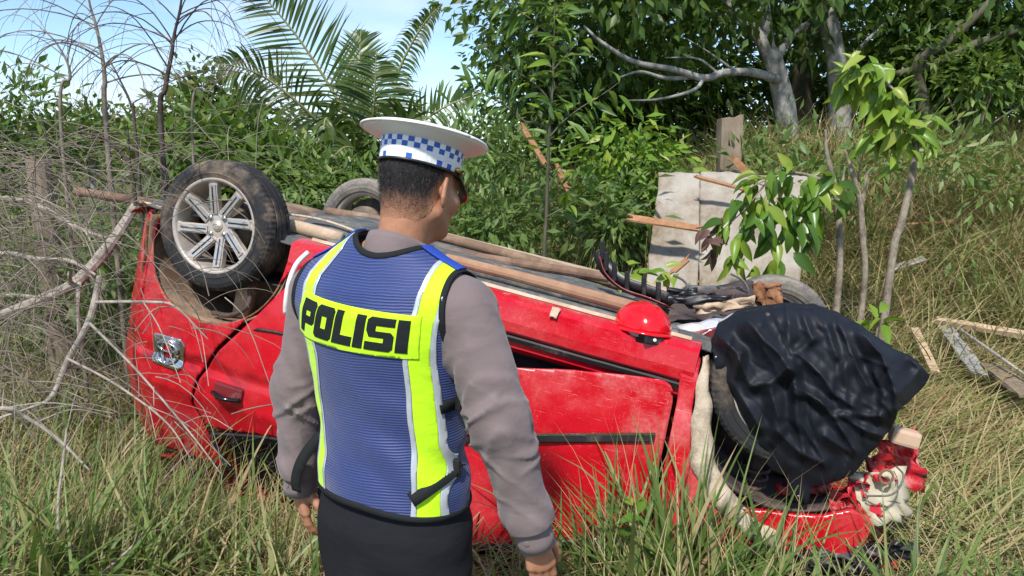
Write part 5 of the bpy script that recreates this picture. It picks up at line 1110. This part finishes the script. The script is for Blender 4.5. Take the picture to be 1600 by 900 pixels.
plant('forked_tree', 'pale grey forked tree with a long bare limb reaching left', 'tree', b1, [B(930, 30, 8.8, (1.5, 1.1, .75)), B(1090, 0, 8.6, (1.4, 1.2, .9)), B(1200, -70, 8.6, (1.5, 1.2, .8)), B(850, -40, 8.6, (1.2, 1.0, .9)), B(1010, -70, 7.6, (1.4, 1., .7))], 5200, .17, .075, 'leaf_dark', 11,
      [([b1, P(1228, 180, d1), P(1218, 130, d1), P(1206, 90, d1), P(1188, 60, d1), P(1160, 30, d1), P(1138, 8, d1), P(1110, -60, d1)], [.13, .115, .105, .10, .075, .065, .055, .04]), ([P(1208, 95, d1), P(1198, 60, d1), P(1196, 25, d1), P(1190, -40, d1)], [.07, .07, .06, .05]), ([P(1212, 100, d1), P(1222, 78, d1 + .1), P(1242, 50, d1 + .1), P(1262, 38, d1 + .2)], [.05, .045, .04, .03]),
       ([P(1214, 124, d1 - .1), P(1175, 113, d1 - .3), P(1130, 114, d1 - .5), P(1100, 122, d1 - .6), P(1050, 108, d1 - .8), P(990, 96, d1 - .9), P(940, 66, d1 - 1.), P(912, 40, d1 - 1.)], [.05, .042, .038, .035, .03, .024, .018, .010]), ([P(1090, 120, d1 - .6), P(1040, 122, d1 - .8), P(1000, 112, d1 - .9), P(965, 122, d1 - 1.)], [.024, .02, .014, .007]), ([P(1100, 120, d1 - .6), P(1085, 140, d1 - .7), P(1030, 155, d1 - .8), P(975, 157, d1 - .9)], [.022, .018, .012, .006]), ([P(1122, 115, d1 - .5), P(1090, 92, d1 - .6), P(1040, 90, d1 - .8)], [.016, .011, .005]), ([P(1150, 112, d1 - .4), P(1105, 80, d1 - .5), P(1068, 58, d1 - .5)], [.014, .009, .004])], 'bark')
b2 = gpt(1308, 8.9)
plant('straight_tree', 'straight pale trunk tree right of the forked tree', 'tree', b2, [B(1400, -20, 9.2, (1.7, 1.2, .9)), B(1300, -80, 9., (1.6, 1.2, .8)), B(1500, 40, 9., (1.4, 1.0, .9)), B(1580, -10, 8.6, (1.2, 1.0, .9))], 4600, .18, .075, 'leaf_dark', 12, [([b2, P(1312, 150, 8.9), P(1306, 90, 8.9), P(1294, 30, 8.9), P(1290, -30, 8.9)], [.14, .125, .11, .10, .085]), ([P(1310, 140, 8.9), P(1340, 80, 9.), P(1400, 20, 9.1)], [.03, .022, .012])], 'bark')
b3 = gpt(1252, 10.5)
plant('mossy_tree', 'dark mossy trunk tree behind the forked tree', 'tree', b3, [B(1250, 40, 11., (1.9, 1.2, 1.1)), B(1120, 70, 11.5, (1.8, 1.2, 1.0)), B(1380, 60, 11., (1.7, 1.2, 1.2)), B(1200, -60, 11, (2., 1.2, .9))], 4600, .2, .085, 'leaf_dark', 13, [([b3, P(1252, 160, 10.5), P(1258, 80, 10.5), P(1268, 0, 10.5), P(1270, -40, 10.5)], [.16, .15, .13, .13, .12])], 'bark_moss')
b4 = gpt(850, 10.2)
plant('edge_tree', 'dark leafy tree at the edge of the wood behind the thin sapling', 'tree', b4, [B(860, 90, 10., (1.3, 1.1, 1.2)), B(800, 8, 9.6, (.5, .6, .45)), B(930, 140, 10.2, (1.3, 1., 1.)), B(830, 170, 10.4, (1.1, .9, .8)), B(960, 40, 10.5, (1.5, 1., 1.1)), B(845, 70, 9.6, (.6, .6, .75)), B(900, -60, 10, (1.3, 1., .8))], 6200, .17, .07, 'leaf_dark', 14, [([b4, P(855, 190, 10.2), P(850, 100, 10.2), P(840, 0, 10.2)], [.12, .1, .08, .05])], 'bark_moss')
b5 = gpt(1480, 8.2)
plant('spreading_tree', 'tree with two long dark limbs slanting up to the right edge', 'tree', b5, [B(1560, 90, 9., (1.1, .9, .7)), B(1450, 90, 9.4, (1.3, 1., .8)), B(1620, 30, 8.6, (1.0, .9, .9)), B(1500, 150, 9.4, (1.2, .9, .6))], 4200, .16, .07, 'leaf_dark', 15, [([b5, P(1440, 150, 8.4), P(1436, 96, 8.3), P(1480, 65, 8.2), P(1540, 10, 8.1), P(1580, -30, 8.1)], [.07, .065, .06, .05, .04, .03]), ([P(1400, 115, 8.5), P(1450, 103, 8.3), P(1520, 70, 8.2), P(1620, 38, 8.1)], [.03, .05, .042, .03])], 'bark_moss')
for k, (px, py, d, r, n, m, lab) in enumerate(((1020, 165, 11.5, (1.6, 1.1, 1.2), 3000, 'leaf_dark', 'dark thicket below the long bare limb'), (1130, 170, 12., (1.6, 1., 1.2), 2600, 'leaf_dark', 'dark thicket behind the fence post'), (1400, 165, 11.5, (1.6, 1., 1.1), 2600, 'leaf_dark', 'dark thicket right of the straight pale trunk'), (1550, 170, 10.5, (1.5, 1., 1.1), 2600, 'leaf_dark', 'dark thicket under the slanting limbs at the right edge'), (900, 210, 11.5, (1.5, 1., .9), 2200, 'leaf_dark', 'dark thicket behind the bright green bush'), (1270, 180, 12.5, (1.6, 1., 1.2), 2200, 'leaf_dark', 'dark thicket behind the mossy trunk'),
        (1535, 118, 8.0, (.75, .5, .5), 900, 'leaf_mid', 'mid green leafy spray below the right slanting limb'))):
    plant('thicket', lab, 'shrub', gpt(px, d), [B(px, py, d, r)], n, .2 if d > 9 else .13, .085 if d > 9 else .05, m, 40 + k, group='undergrowth of the wood')
# left and middle background
plant('leafy_shrub', 'mid green shrub at the left edge behind the twigs', 'shrub', gpt(20, 6.2), [B(10, 165, 6.2, (.45, .5, .36)), B(-40, 220, 6.2, (.8, .6, .55)), B(70, 240, 6.4, (.6, .5, .4)), B(0, 300, 6.0, (.8, .6, .5))], 3000, .11, .04, 'leaf_mid', 61, droop=.1)
plant('far_tree', 'olive green tree far behind the left saplings', 'tree', gpt(145, 19), [B(130, 215, 19, (1.4, 1.2, .65)), B(185, 205, 19, (1.0, 1., .6)), B(90, 225, 19, (1.1, 1., .5)), B(225, 230, 18, (1.0, 1., .6))], 3600, .22, .12, 'leaf_olive', 62, [([gpt(145, 19), P(145, 215, 19)], [.15, .06])])
plant('far_tree', 'taller olive tree far behind the rear wheel', 'tree', gpt(310, 16), [B(312, 150, 16, (.62, .7, .55)), B(295, 190, 16, (.95, .9, .6)), B(345, 185, 16, (1.0, .9, .65)), B(400, 195, 16, (.9, .9, .7)), B(260, 215, 16, (.6, .7, .4))], 3800, .2, .11, 'leaf_olive', 63, [([gpt(310, 16), P(312, 170, 16)], [.16, .06])])
plant('leafy_shrub', 'broad leaved green shrub behind the rear wheel', 'shrub', gpt(360, 7.6), [B(330, 240, 7.6, (.5, .5, .32)), B(400, 262, 7.6, (.5, .5, .32)), B(290, 255, 7.4, (.6, .5, .4)), B(440, 285, 7.4, (.5, .5, .32)), B(365, 280, 7.2, (.7, .5, .35)), B(335, 190, 7.8, (.25, .3, .22))], 3200, .15, .065, 'leaf_mid', 64, droop=.25)
plant('leafy_shrub', 'green shrub between the palm and the rear wheel', 'shrub', gpt(490, 8.0), [B(480, 285, 8., (.45, .45, .28)), B(520, 285, 7.6, (.5, .4, .3)), B(450, 290, 7.4, (.6, .4, .3))], 1800, .12, .05, 'leaf_mid', 65)
plant('leafy_shrub', 'grey green shrub behind the officer cap', 'shrub', gpt(730, 8.2), [B(700, 240, 8.2, (.45, .4, .34)), B(770, 262, 8., (.5, .5, .4)), B(765, 205, 8.3, (.25, .3, .22)), B(820, 270, 7.6, (.5, .4, .35))], 2000, .12, .042, 'leaf_herb', 66)
plant('bright_bush', 'bright yellow green bush left of the fence post', 'bush', gpt(975, 6.5), [B(985, 215, 6.5, (.27, .25, .2)), B(960, 260, 6.5, (.33, .3, .25)), B(985, 320, 6.3, (.33, .3, .25)), B(1005, 270, 6.4, (.2, .2, .3))], 1100, .15, .05, 'leaf_bright', 67, droop=.5)
plant('low_hedge', 'band of shrubs along the horizon at far left', 'hedge', gpt(-100, 24), [B(px, 238, 24, (2.2, 1.2, .8)) for px in range(-120, 760, 75)], 6000, .25, .13, 'leaf_olive', 68)

# palm
pb = gpt(580, 8.4); palm = empty('palm_tree', tuple(pb), 'young coconut palm with ragged fronds behind the officer', 'palm')
V, F = tube(spline([pb, P(578, 300, 8.4), P(578, 262, 8.4)], 12) - pb, np.linspace(.16, .10, 12), 12); mesh_obj('trunk', V, F, M['bark_moss'], palm, smooth=True)
def frond(pix, dep, Lmax, seed, nl=46, droop=.25, wid=.034, both=(1, 1), face=(0, -1, .25), start=.12, lean=.55):
    rr = np.random.default_rng(seed); pts = spline([P(x, y, d) for (x, y), d in zip(pix, dep)], 40); T = nrm(np.gradient(pts, axis=0)); Vs = []; Fs = []; rd = []; o = 0
    Vt, Ft = tube(pts - pb, np.linspace(.022, .004, 40), 6); fr = mesh_obj('frond', Vt, Ft, M['rachis'], palm, smooth=True)
    for s in (-1, 1):
        if not both[(s + 1) // 2]: continue
        for k in range(nl):
            t = start + (1 - start) * (k + rr.random() * .6) / nl; i = min(39, int(t * 39)); L = Lmax * (math.sin(PI * min(1, .16 + t * .86)) ** .7 + .08) * rr.uniform(.8, 1.08); sd = nrm(np.cross(T[i], A(face, float))) * s; d = nrm(T[i] * lean + sd * .85 + rr.normal(0, .06, 3)); p = pts[i].copy(); w0 = nrm(np.cross(d, A(face, float) + rr.normal(0, .35, 3)))
            for m_ in range(5):
                w = wid * (.55, 1, .9, .55, .06)[m_]; Vs += [p - w0 * w / 2, p + w0 * w / 2]; d = nrm(d + A([0, 0, -droop * (.4 + m_ * .25)])); p = p + d * L / 4
            for m_ in range(4): Fs.append([o + 2 * m_, o + 2 * m_ + 1, o + 2 * m_ + 3, o + 2 * m_ + 2])
            o += 10; rd += [rr.beta(2, 2.5)] * 10
    l = mesh_obj('leaflets', A(Vs) - pb, np.array(Fs), M['palm'], fr, attrs={'rnd': rd}); l['kind'] = 'stuff'
frond([(575, 265), (545, 190), (512, 130), (470, 65), (430, 15), (395, -25)], [8.4, 8.3, 8.2, 8.1, 8.0, 7.9], .62, 1, 60, .08, wid=.027)
frond([(582, 270), (583, 200), (586, 140), (588, 80)], [8.4, 8.0, 7.8, 7.7], .55, 2, 54, .16, wid=.027, start=.05, lean=.35)
frond([(590, 265), (612, 170), (622, 115), (645, 65), (668, 30), (692, 5)], [8.4, 8.4, 8.4, 8.3, 8.2, 8.1], .24, 3, 40, .7, start=.3)
frond([(568, 270), (520, 215), (470, 165), (420, 125), (375, 105), (335, 100)], [8.4, 8.0, 7.7, 7.5, 7.3, 7.2], .45, 4, 46, .5, lean=.6, wid=.026)
frond([(572, 260), (566, 170), (562, 100), (564, 45)], [8.6, 8.8, 9.0, 9.1], .5, 5, 36, .08, lean=.9)
frond([(592, 270), (640, 210), (690, 170), (750, 145)], [8.4, 8.2, 8.0, 7.9], .34, 6, 30, .4)
frond([(570, 275), (535, 215), (512, 185), (505, 200)], [8.4, 8.0, 7.7, 7.6], .42, 7, 34, .6)
frond([(590, 275), (620, 220), (640, 190), (652, 200)], [8.4, 8.0, 7.7, 7.6], .5, 8, 34, .5)
frond([(576, 275), (560, 240), (540, 230), (520, 245)], [8.4, 7.9, 7.6, 7.4], .45, 9, 30, .5)

# ------------------------------------------------------------------ saplings with leaves one can tell apart
def leaf_mesh(name, mat, w=.24, fold=.10, bend=.22, n=7, pw=.8, skew=.0):
    V = []; F = []
    for i in range(n + 1):
        t = i / n; ww = w * max(0, math.sin(PI * t ** pw)) ** .9 * .5; z = -bend * t * t
        V += [(-ww, t, z + fold * ww * 2), (0, t, z), (ww, t, z + fold * ww * 2)]
    for i in range(n):
        o = 3 * i; F += [[o, o + 1, o + 4, o + 3], [o + 1, o + 2, o + 5, o + 4]]
    me = bpy.data.meshes.new(name); me.from_pydata(V, [], F); me.materials.append(mat); me.polygons.foreach_set('use_smooth', np.ones(len(me.polygons), bool)); return me
LM = {k: [leaf_mesh('leaf', M[m], w, f_, b_, 7, pw) for f_, b_ in ((.3, .15), (.5, .3), (.2, .45))] for k, m, w, pw in (('sap', 'leaf_sap', .21, .85), ('big', 'leaf_big', .42, .75), ('lime', 'leaf_lime', .36, .75), ('purple', 'leaf_purple', .45, .75), ('brown', 'leaf_brown', .4, .8), ('young', 'leaf_lime', .26, .8))}
def put_leaf(parent, b, pos, d, nm, L, kind, rr):
    d = nrm(d); s = nrm(np.cross(d, nm)); nn = np.cross(s, d); o = bpy.data.objects.new('leaf', LM[kind][rr.integers(0, 3)]); _col.objects.link(o); o.parent = parent
    m = Matrix(((s[0] * L, d[0] * L, nn[0] * L, pos[0] - b[0]), (s[1] * L, d[1] * L, nn[1] * L, pos[1] - b[1]), (s[2] * L, d[2] * L, nn[2] * L, pos[2] - b[2]), (0, 0, 0, 1))); o.matrix_basis = m
def sapling(name, label, cat, stems, leafy, n, L, seed, kinds, mat='stem', droop=.5, extra=()):
    rr = np.random.default_rng(seed); b = A(stems[0][0][0], float); o = empty(name, tuple(b), label, cat); sp = []
    for i, (pts, r) in enumerate(stems): p = spline(pts, 8 * len(pts)); sp.append(p); V, F = tube(p - b, np.interp(np.linspace(0, 1, len(p)), np.linspace(0, 1, len(r)), r), 9); mesh_obj('trunk' if i == 0 else 'branch', V, F, M[mat], o, smooth=True)
    for idx, t0, cnt in leafy:
        p = sp[idx]
        for k in range(cnt):
            i = min(len(p) - 2, int((t0 + (1 - t0) * rr.random()) * (len(p) - 1))); T = nrm(p[i + 1] - p[i]); a = rr.normal(0, 1, 3); a = nrm(a - T * (a @ T)); l = L * rr.uniform(.65, 1.2); put_leaf(o, b, p[i] + a * .02 + rr.normal(0, .02, 3), a + T * .55 + A([0, 0, -droop * rr.random()]), nrm(A([0, -.3, 1.]) + rr.normal(0, .4, 3)), l, kinds[rr.integers(0, len(kinds))], rr)
    for (px, py, d, rad, cnt, kind, l0) in extra:
        for k in range(cnt):
            c = P(px, py, d) + rr.normal(0, 1, 3) * A(rad); put_leaf(o, b, c, A([rr.normal(0, .6), rr.normal(-.2, .5), -droop + rr.normal(0, .35)]), nrm(A([rr.normal(0, .6), -.7, .7])), l0 * rr.uniform(.7, 1.2), kind, rr)
    return o
D = 5.2; g0 = gpt(850, D)
S = lambda L_, d=D: [P(x, y, d) for x, y in L_]
sapling('leafy_sapling', 'tall thin sapling with narrow green leaves beside the officer', 'sapling', [([g0] + S([(850, 405), (854, 330), (858, 210), (864, 120), (866, 40), (868, -40)]), [.014, .013, .012, .010, .008, .006, .004]), (S([(858, 215), (880, 190), (905, 170), (945, 145), (968, 128)], 5.1), [.006, .005, .004, .003, .002]), (S([(862, 160), (835, 130), (800, 110), (768, 100)], 5.3), [.006, .005, .003, .002]), (S([(820, 190), (790, 165), (760, 150), (730, 140)], 5.3), [.006, .005, .004, .002]), (S([(862, 210), (845, 195), (820, 190)], 5.3), [.006, .006, .006]), (S([(864, 110), (890, 80), (905, 60)], 5.1), [.005, .003, .002]), (S([(866, 60), (830, 30), (800, 10), (785, -5)], 5.3), [.005, .004, .003, .002]), (S([(852, 340), (880, 325), (905, 310)], 5.1), [.005, .004, .002])],
        [(0, .50, 95), (1, .2, 30), (2, .1, 28), (3, .1, 30), (5, .1, 16), (6, .1, 30), (7, .3, 8)], 0, .165, 71, ['sap', 'sap', 'sap', 'young'], 'bark_moss', .55, extra=[(735, 215, 5.4, (.10, .1, .10), 22, 'sap', .15), (700, 165, 5.6, (.10, .1, .08), 12, 'sap', .13)])
D = 4.6
sapling('broadleaf_seedling', 'small tree with big drooping green leaves in front of the white board', 'seedling', [([gpt(1310, D)] + S([(1308, 470), (1312, 380), (1306, 300), (1292, 240), (1290, 202)], D), [.022, .021, .02, .017, .012, .006]), (S([(1306, 292), (1275, 278), (1240, 270), (1200, 280), (1160, 300)], D - .1), [.012, .010, .008, .006, .003]), (S([(1308, 300), (1316, 285), (1320, 260)], D), [.010, .008, .004]), (S([(1200, 282), (1170, 320), (1140, 350)], D - .15), [.006, .004, .003])],
        [(1, .1, 20), (3, .1, 10)], 0, .15, 72, ['big', 'big', 'lime'], 'stem', .9, extra=[(1180, 330, D - .1, (.08, .05, .06), 26, 'big', .15), (1240, 345, D - .1, (.08, .06, .10), 34, 'big', .16), (1275, 290, D - .15, (.07, .05, .06), 20, 'big', .16), (1150, 385, D - .15, (.05, .04, .06), 16, 'lime', .15), (1108, 372, D - .1, (.025, .03, .04), 12, 'purple', .10), (1130, 350, D - .1, (.03, .03, .03), 6, 'purple', .09), (1215, 410, D - .2, (.08, .03, .03), 7, 'big', .15)])
sapling('bent_seedling', 'slender forked bare trunk in the middle of the three thin trunks', 'seedling', [([gpt(1350, D + .1)] + S([(1350, 450), (1348, 370), (1343, 310), (1330, 265), (1320, 235)], D + .1), [.02, .019, .018, .017, .012, .007]), (S([(1345, 320), (1352, 290), (1354, 262)], D + .1), [.012, .009, .005]), (S([(1348, 345), (1340, 290), (1350, 230)], D + .2), [.008, .006, .003])], [], 0, .15, 73, ['big'])
sapling('lime_seedling', 'leaning thin trunk carrying bright lime leaves at its top', 'seedling', [([gpt(1392, D)] + S([(1394, 405), (1408, 350), (1422, 290), (1432, 230), (1434, 200)], D), [.024, .023, .022, .02, .016, .010]), (S([(1434, 205), (1415, 165), (1385, 130), (1350, 112), (1315, 112)], D), [.010, .009, .008, .006, .003]), (S([(1436, 205), (1448, 190), (1460, 180)], D), [.006, .005, .003])],
        [(1, .2, 34)], 0, .16, 74, ['lime', 'lime', 'young'], 'stem', .7, extra=[(1350, 120, D, (.07, .05, .05), 26, 'lime', .17), (1395, 165, D, (.06, .05, .06), 30, 'lime', .16), (1415, 200, D - .05, (.07, .05, .06), 24, 'lime', .15), (1370, 210, D, (.03, .03, .03), 6, 'lime', .17), (1445, 190, D, (.04, .03, .04), 12, 'young', .12), (1455, 225, D, (.02, .03, .04), 8, 'young', .10), (1400, 235, D, (.03, .03, .04), 8, 'lime', .13)])
sapling('ground_seedling', 'small bright leafed plant sprouting right of the jacket', 'plant', [([gpt(1372, 3.9), P(1370, 520, 3.9), P(1366, 500, 3.9)], [.006, .005, .003])], [(0, .6, 9)], 0, .12, 75, ['lime'], 'stem', .4)
sapling('ground_seedling', 'pair of bright leaf tufts behind the torn bumper strip', 'plant', [([P(985, 446, 4.2), P(985, 430, 4.2), P(988, 418, 4.2)], [.006, .005, .003])], [(0, .2, 10)], 0, .13, 76, ['lime'], 'stem', .5, extra=[(1032, 428, 4.3, (.04, .03, .02), 7, 'lime', .11), (955, 436, 4.1, (.03, .03, .02), 4, 'lime', .12)])
sapling('ground_seedling', 'lone glossy green leaf plant in the foreground grass clump', 'plant', [([P(998, 860, 2.5), P(996, 820, 2.5), P(992, 795, 2.5)], [.005, .004, .003])], [(0, .5, 5)], 0, .10, 77, ['big'], 'stem', .4)
# ------------------------------------------------------------------ grass (beyond counting)
def blades(base, az, L, lean, curl, W, rr, seg=4, kink=0.0):
    n = len(base); t = np.linspace(0, 1, seg + 1); h = np.stack([np.sin(az), np.cos(az), 0 * az], 1); P_ = [base]; ang = lean.copy()
    for k in range(seg):
        a = lean + curl * (t[k] + .5 / seg) + kink * rr.normal(0, .15, n); st = (L / seg)[:, None]; P_.append(P_[-1] + st * (np.sin(a)[:, None] * h + np.cos(a)[:, None] * A([0, 0, 1.])))
    tw = az + PI / 2 + rr.normal(0, .5, n); s = np.stack([np.sin(tw), np.cos(tw), rr.normal(0, .15, n)], 1); prof = [.55, 1, .95, .7, .45, .3][:seg] + [0]
    V = []; 
    for k in range(seg): V += [P_[k] - s * (W * prof[k] / 2)[:, None], P_[k] + s * (W * prof[k] / 2)[:, None]]
    V.append(P_[seg]); m = 2 * seg + 1; V = np.stack(V, 1).reshape(-1, 3); f = []
    for k in range(seg - 1): f += [[2 * k, 2 * k + 1, 2 * k + 3], [2 * k, 2 * k + 3, 2 * k + 2]]
    f.append([2 * seg - 2, 2 * seg - 1, 2 * seg]); F = (np.arange(n)[:, None, None] * m + A(f)[None]).reshape(-1, 3); return V, F, m
def free(x, y, margin=.0):
    q = w2c(np.stack([x, y, ground_z(x, y)], 1)); return ~((q[:, 0] > -.40 - margin) & (q[:, 0] < 3.0 + margin) & (np.abs(q[:, 1]) < .84 + margin))
PLK = PG(1525, 560)
def grass(name, label, mat, n, xr, yr, L, W, lean, curl, seed, tone, zoff=(0, .0), dens=None, margin=.02, azf=None, seg=4, kink=0.):
    rr = np.random.default_rng(seed); x = rr.uniform(*xr, n); y = rr.uniform(*yr, n); k = free(x, y, margin)
    k &= np.abs(x / y) < .95
    pl = np.exp(-(((x - PLK[0]) / .62) ** 2 + ((y - PLK[1]) / .62) ** 2)); k &= rr.random(n) > .93 * pl
    if dens is not None: k &= rr.random(n) < dens(x, y)
    x, y = x[k], y[k]; n = len(x); tuft = noise(np.stack([x, y, 0 * x], 1), 2.2, seed, 2); z = ground_z(x, y) + rr.uniform(*zoff, n) - .01
    az = rr.uniform(0, 2 * PI, n) if azf is None else azf(x, y, rr); l = rr.uniform(*L, n) * (1 + .45 * tuft)
    V, F, m = blades(np.stack([x, y, z], 1), az, l, np.abs(rr.normal(lean, .22, n)), rr.uniform(*curl, n), rr.uniform(*W, n), rr, seg, kink)
    r = np.clip(rr.normal(tone[0], tone[1], n) + .30 * noise(np.stack([x, y, 0 * x], 1), 1.5, seed + 3, 2), 0, 1)
    return tag(mesh_obj(name, V, F, M[mat], attrs={'rnd': np.repeat(r, m)}), label, 'grass', kind='stuff')
grass('meadow_grass', 'green grass around the overturned car', 'grass', 13000, (-4.6, 4.6), (2.5, 6.2), (.18, .46), (.007, .020), .30, (.4, 1.7), 101, (.58, .27), dens=lambda x, y: (1 - .65 * sstep(1.1, 1.7, x)) * (1 - .75 * np.exp(-(((x - .75) / .6) ** 2 + ((y - 2.5) / .22) ** 2))))
grass('straw_mat', 'dry straw matted over the ground', 'straw', 46000, (-4.4, 4.6), (2.3, 6.0), (.22, .55), (.003, .0075), 1.2, (-.1, .7), 102, (.48, .24), (0, .16), kink=1.)
# flattened pale grass right of the car, combed to one side
grass('flattened_grass', 'flattened straw and grass right of the car', 'bank', 24000, (1.3, 4.4), (2.3, 5.2), (.3, .75), (.004, .011), 1.32, (.0, .45), 103, (.66, .26), (.0, .13), dens=lambda x, y: sstep(1.2, 1.9, x), azf=lambda x, y, rr: 1.45 + rr.normal(0, .55, len(x)), kink=.8)
# tall half-dry grass on the bank behind
grass('bank_grass', 'tall half dry grass on the bank behind the car', 'bank', 34000, (-1.2, 7.0), (4.75, 9.5), (.45, .95), (.006, .012), .22, (.5, 1.9), 104, (.66, .27), dens=lambda x, y: .25 + .75 * sstep(-.6, 1.8, x), seg=5)
grass('bank_straw', 'dead straw hanging in the bank grass', 'straw', 15000, (-.4, 6.5), (4.75, 8.5), (.4, .9), (.004, .008), .75, (.3, 1.6), 105, (.55, .22), (.0, .35), dens=lambda x, y: .2 + .8 * sstep(-.3, 2., x), kink=.8)
grass('far_grass', 'tall green grass and weeds behind the officer', 'grass', 15000, (-5.5, 1.2), (5.0, 9.5), (.35, .75), (.008, .016), .22, (.4, 1.6), 106, (.36, .2), seg=5)
# undergrowth of small leaved weeds behind the car
rr = np.random.default_rng(77); blobs = [(P(px, py, d), (r, r * .8, r * .7)) for px, py, d, r in [(rr.uniform(690, 1010), rr.uniform(300, 400), rr.uniform(5.3, 6.4), rr.uniform(.16, .3)) for _ in range(26)] + [(rr.uniform(440, 600), rr.uniform(290, 340), rr.uniform(6., 7.), rr.uniform(.16, .3)) for _ in range(10)] + [(rr.uniform(-20, 250), rr.uniform(330, 470), rr.uniform(4.6, 6.), rr.uniform(.15, .3)) for _ in range(16)] + [(rr.uniform(1040, 1600), rr.uniform(230, 400), rr.uniform(5.6, 8.), rr.uniform(.12, .25)) for _ in range(44)]]
V, F, a = cloud(blobs, 8200, .12, .038, rr, .15); tag(mesh_obj('undergrowth', V, F, M['leaf_herb'], attrs={'rnd': a}), 'leafy weeds growing through the grass behind the car', 'weeds', kind='stuff')
# big foreground blades
def clump(name, label, spots, seed, tone=(.40, .2), mat='grass'):
    rr = np.random.default_rng(seed); bs, az, L, le, cu, W = [], [], [], [], [], []
    for px, py, d, n, l0, l1, w0, w1, sp, bias in spots:
        c = P(px, py, d); c[2] = float(ground_z(A([c[0]]), A([c[1]]))[0])
        for k in range(int(n * 1.5)): bs.append(c + A([rr.normal(0, sp), rr.normal(0, sp * .4), 0])); az.append(rr.normal(bias, 1.1)); L.append(rr.uniform(l0, l1)); le.append(abs(rr.normal(.16, .16))); cu.append(rr.uniform(.2, 1.7)); W.append(rr.uniform(w0, w1) * (1.25 if w1 > .01 else 1))
    V, F, m = blades(A(bs), A(az), A(L), A(le), A(cu), A(W), rr, 6, .3); tag(mesh_obj(name, V, F, M[mat], attrs={'rnd': np.repeat(np.clip(rr.normal(*tone, len(bs)), 0, 1), m)}), label, 'grass', kind='stuff')
clump('tall_grass', 'tall broad bladed grass in front of the car door and wheel', [(900, 900, 2.48, 8, .35, .62, .006, .014, .10, -1.0), (960, 900, 2.46, 46, .45, .78, .008, .020, .09, -.6), (1030, 900, 2.44, 52, .45, .82, .010, .024, .09, .2), (1100, 900, 2.40, 50, .40, .74, .010, .026, .10, .6), (1180, 900, 2.32, 24, .3, .55, .010, .026, .10, .4), (1260, 900, 2.16, 12, .25, .52, .010, .024, .10, .5), (1340, 900, 2.14, 12, .25, .55, .010, .024, .10, .6), (1420, 900, 2.12, 26, .3, .65, .010, .024, .10, .9), (1510, 900, 2.15, 26, .25, .62, .010, .022, .12, .4), (1590, 900, 2.2, 26, .25, .6, .010, .022, .12, 0.)], 201, (.36, .2))
clump('tall_grass', 'tall grass among the twigs at lower left', [(80, 900, 2.75, 40, .35, .6, .012, .024, .3, .6), (300, 900, 2.8, 40, .3, .5, .012, .022, .3, .2), (30, 900, 2.5, 40, .4, .78, .008, .020, .15, .6), (130, 900, 2.55, 44, .4, .80, .008, .020, .15, .6), (230, 900, 2.6, 40, .4, .72, .008, .020, .15, .5), (330, 900, 2.55, 36, .32, .62, .007, .018, .15, .4), (420, 900, 2.5, 34, .32, .60, .007, .018, .12, -.3), (470, 900, 2.45, 20, .25, .5, .007, .016, .08, -.5), (120, 700, 3.1, 30, .4, .85, .010, .020, .2, 1.0), (220, 700, 3.0, 26, .4, .75, .010, .020, .15, .8), (40, 600, 3.4, 40, .4, .85, .010, .020, .3, .6)], 202, (.50, .24))
clump('dry_stalks', 'dry bent stalks standing before the red door', [(960, 900, 2.4, 22, .5, .85, .003, .006, .14, -.8), (1060, 900, 2.3, 22, .5, .9, .003, .006, .14, 0.), (1170, 900, 2.2, 20, .4, .8, .003, .006, .14, .3), (1350, 900, 2.15, 22, .4, .75, .003, .006, .2, .3), (300, 900, 2.6, 50, .3, .6, .003, .006, .3, 0.), (800, 900, 2.5, 14, .3, .5, .003, .006, .1, 1.2), (380, 800, 2.8, 30, .3, .5, .003, .006, .15, 0.)], 203, (.55, .15), 'straw')
clump('bank_weeds', 'taller green grass tufts standing on the bank', [(px, py, float(PG(px, py, .25)[1]), 16, .55, 1.0, .008, .016, .14, b_) for px, py, b_ in ((1060, 330, .5), (1190, 250, -.5), (1270, 300, .6), (1330, 380, .2), (1460, 330, .9), (1500, 420, .8), (1560, 300, -.6), (1590, 400, -.9), (1420, 300, .3), (1540, 460, .7), (1480, 260, 0.), (1380, 270, -.4), (1230, 230, .4), (1580, 480, -.5))], 204, (.30, .2), 'bank')
clump('leaning_straw', 'pale dead stems leaning over the left foreground grass', [(60, 880, 2.7, 90, .35, .7, .003, .006, .3, .4), (200, 870, 2.75, 110, .35, .7, .003, .006, .3, .2), (330, 860, 2.75, 100, .3, .6, .003, .006, .25, -.3), (430, 850, 2.7, 40, .25, .5, .003, .006, .15, -.5), (120, 720, 3.1, 110, .4, .8, .003, .006, .3, .7)], 205, (.55, .18), 'straw')
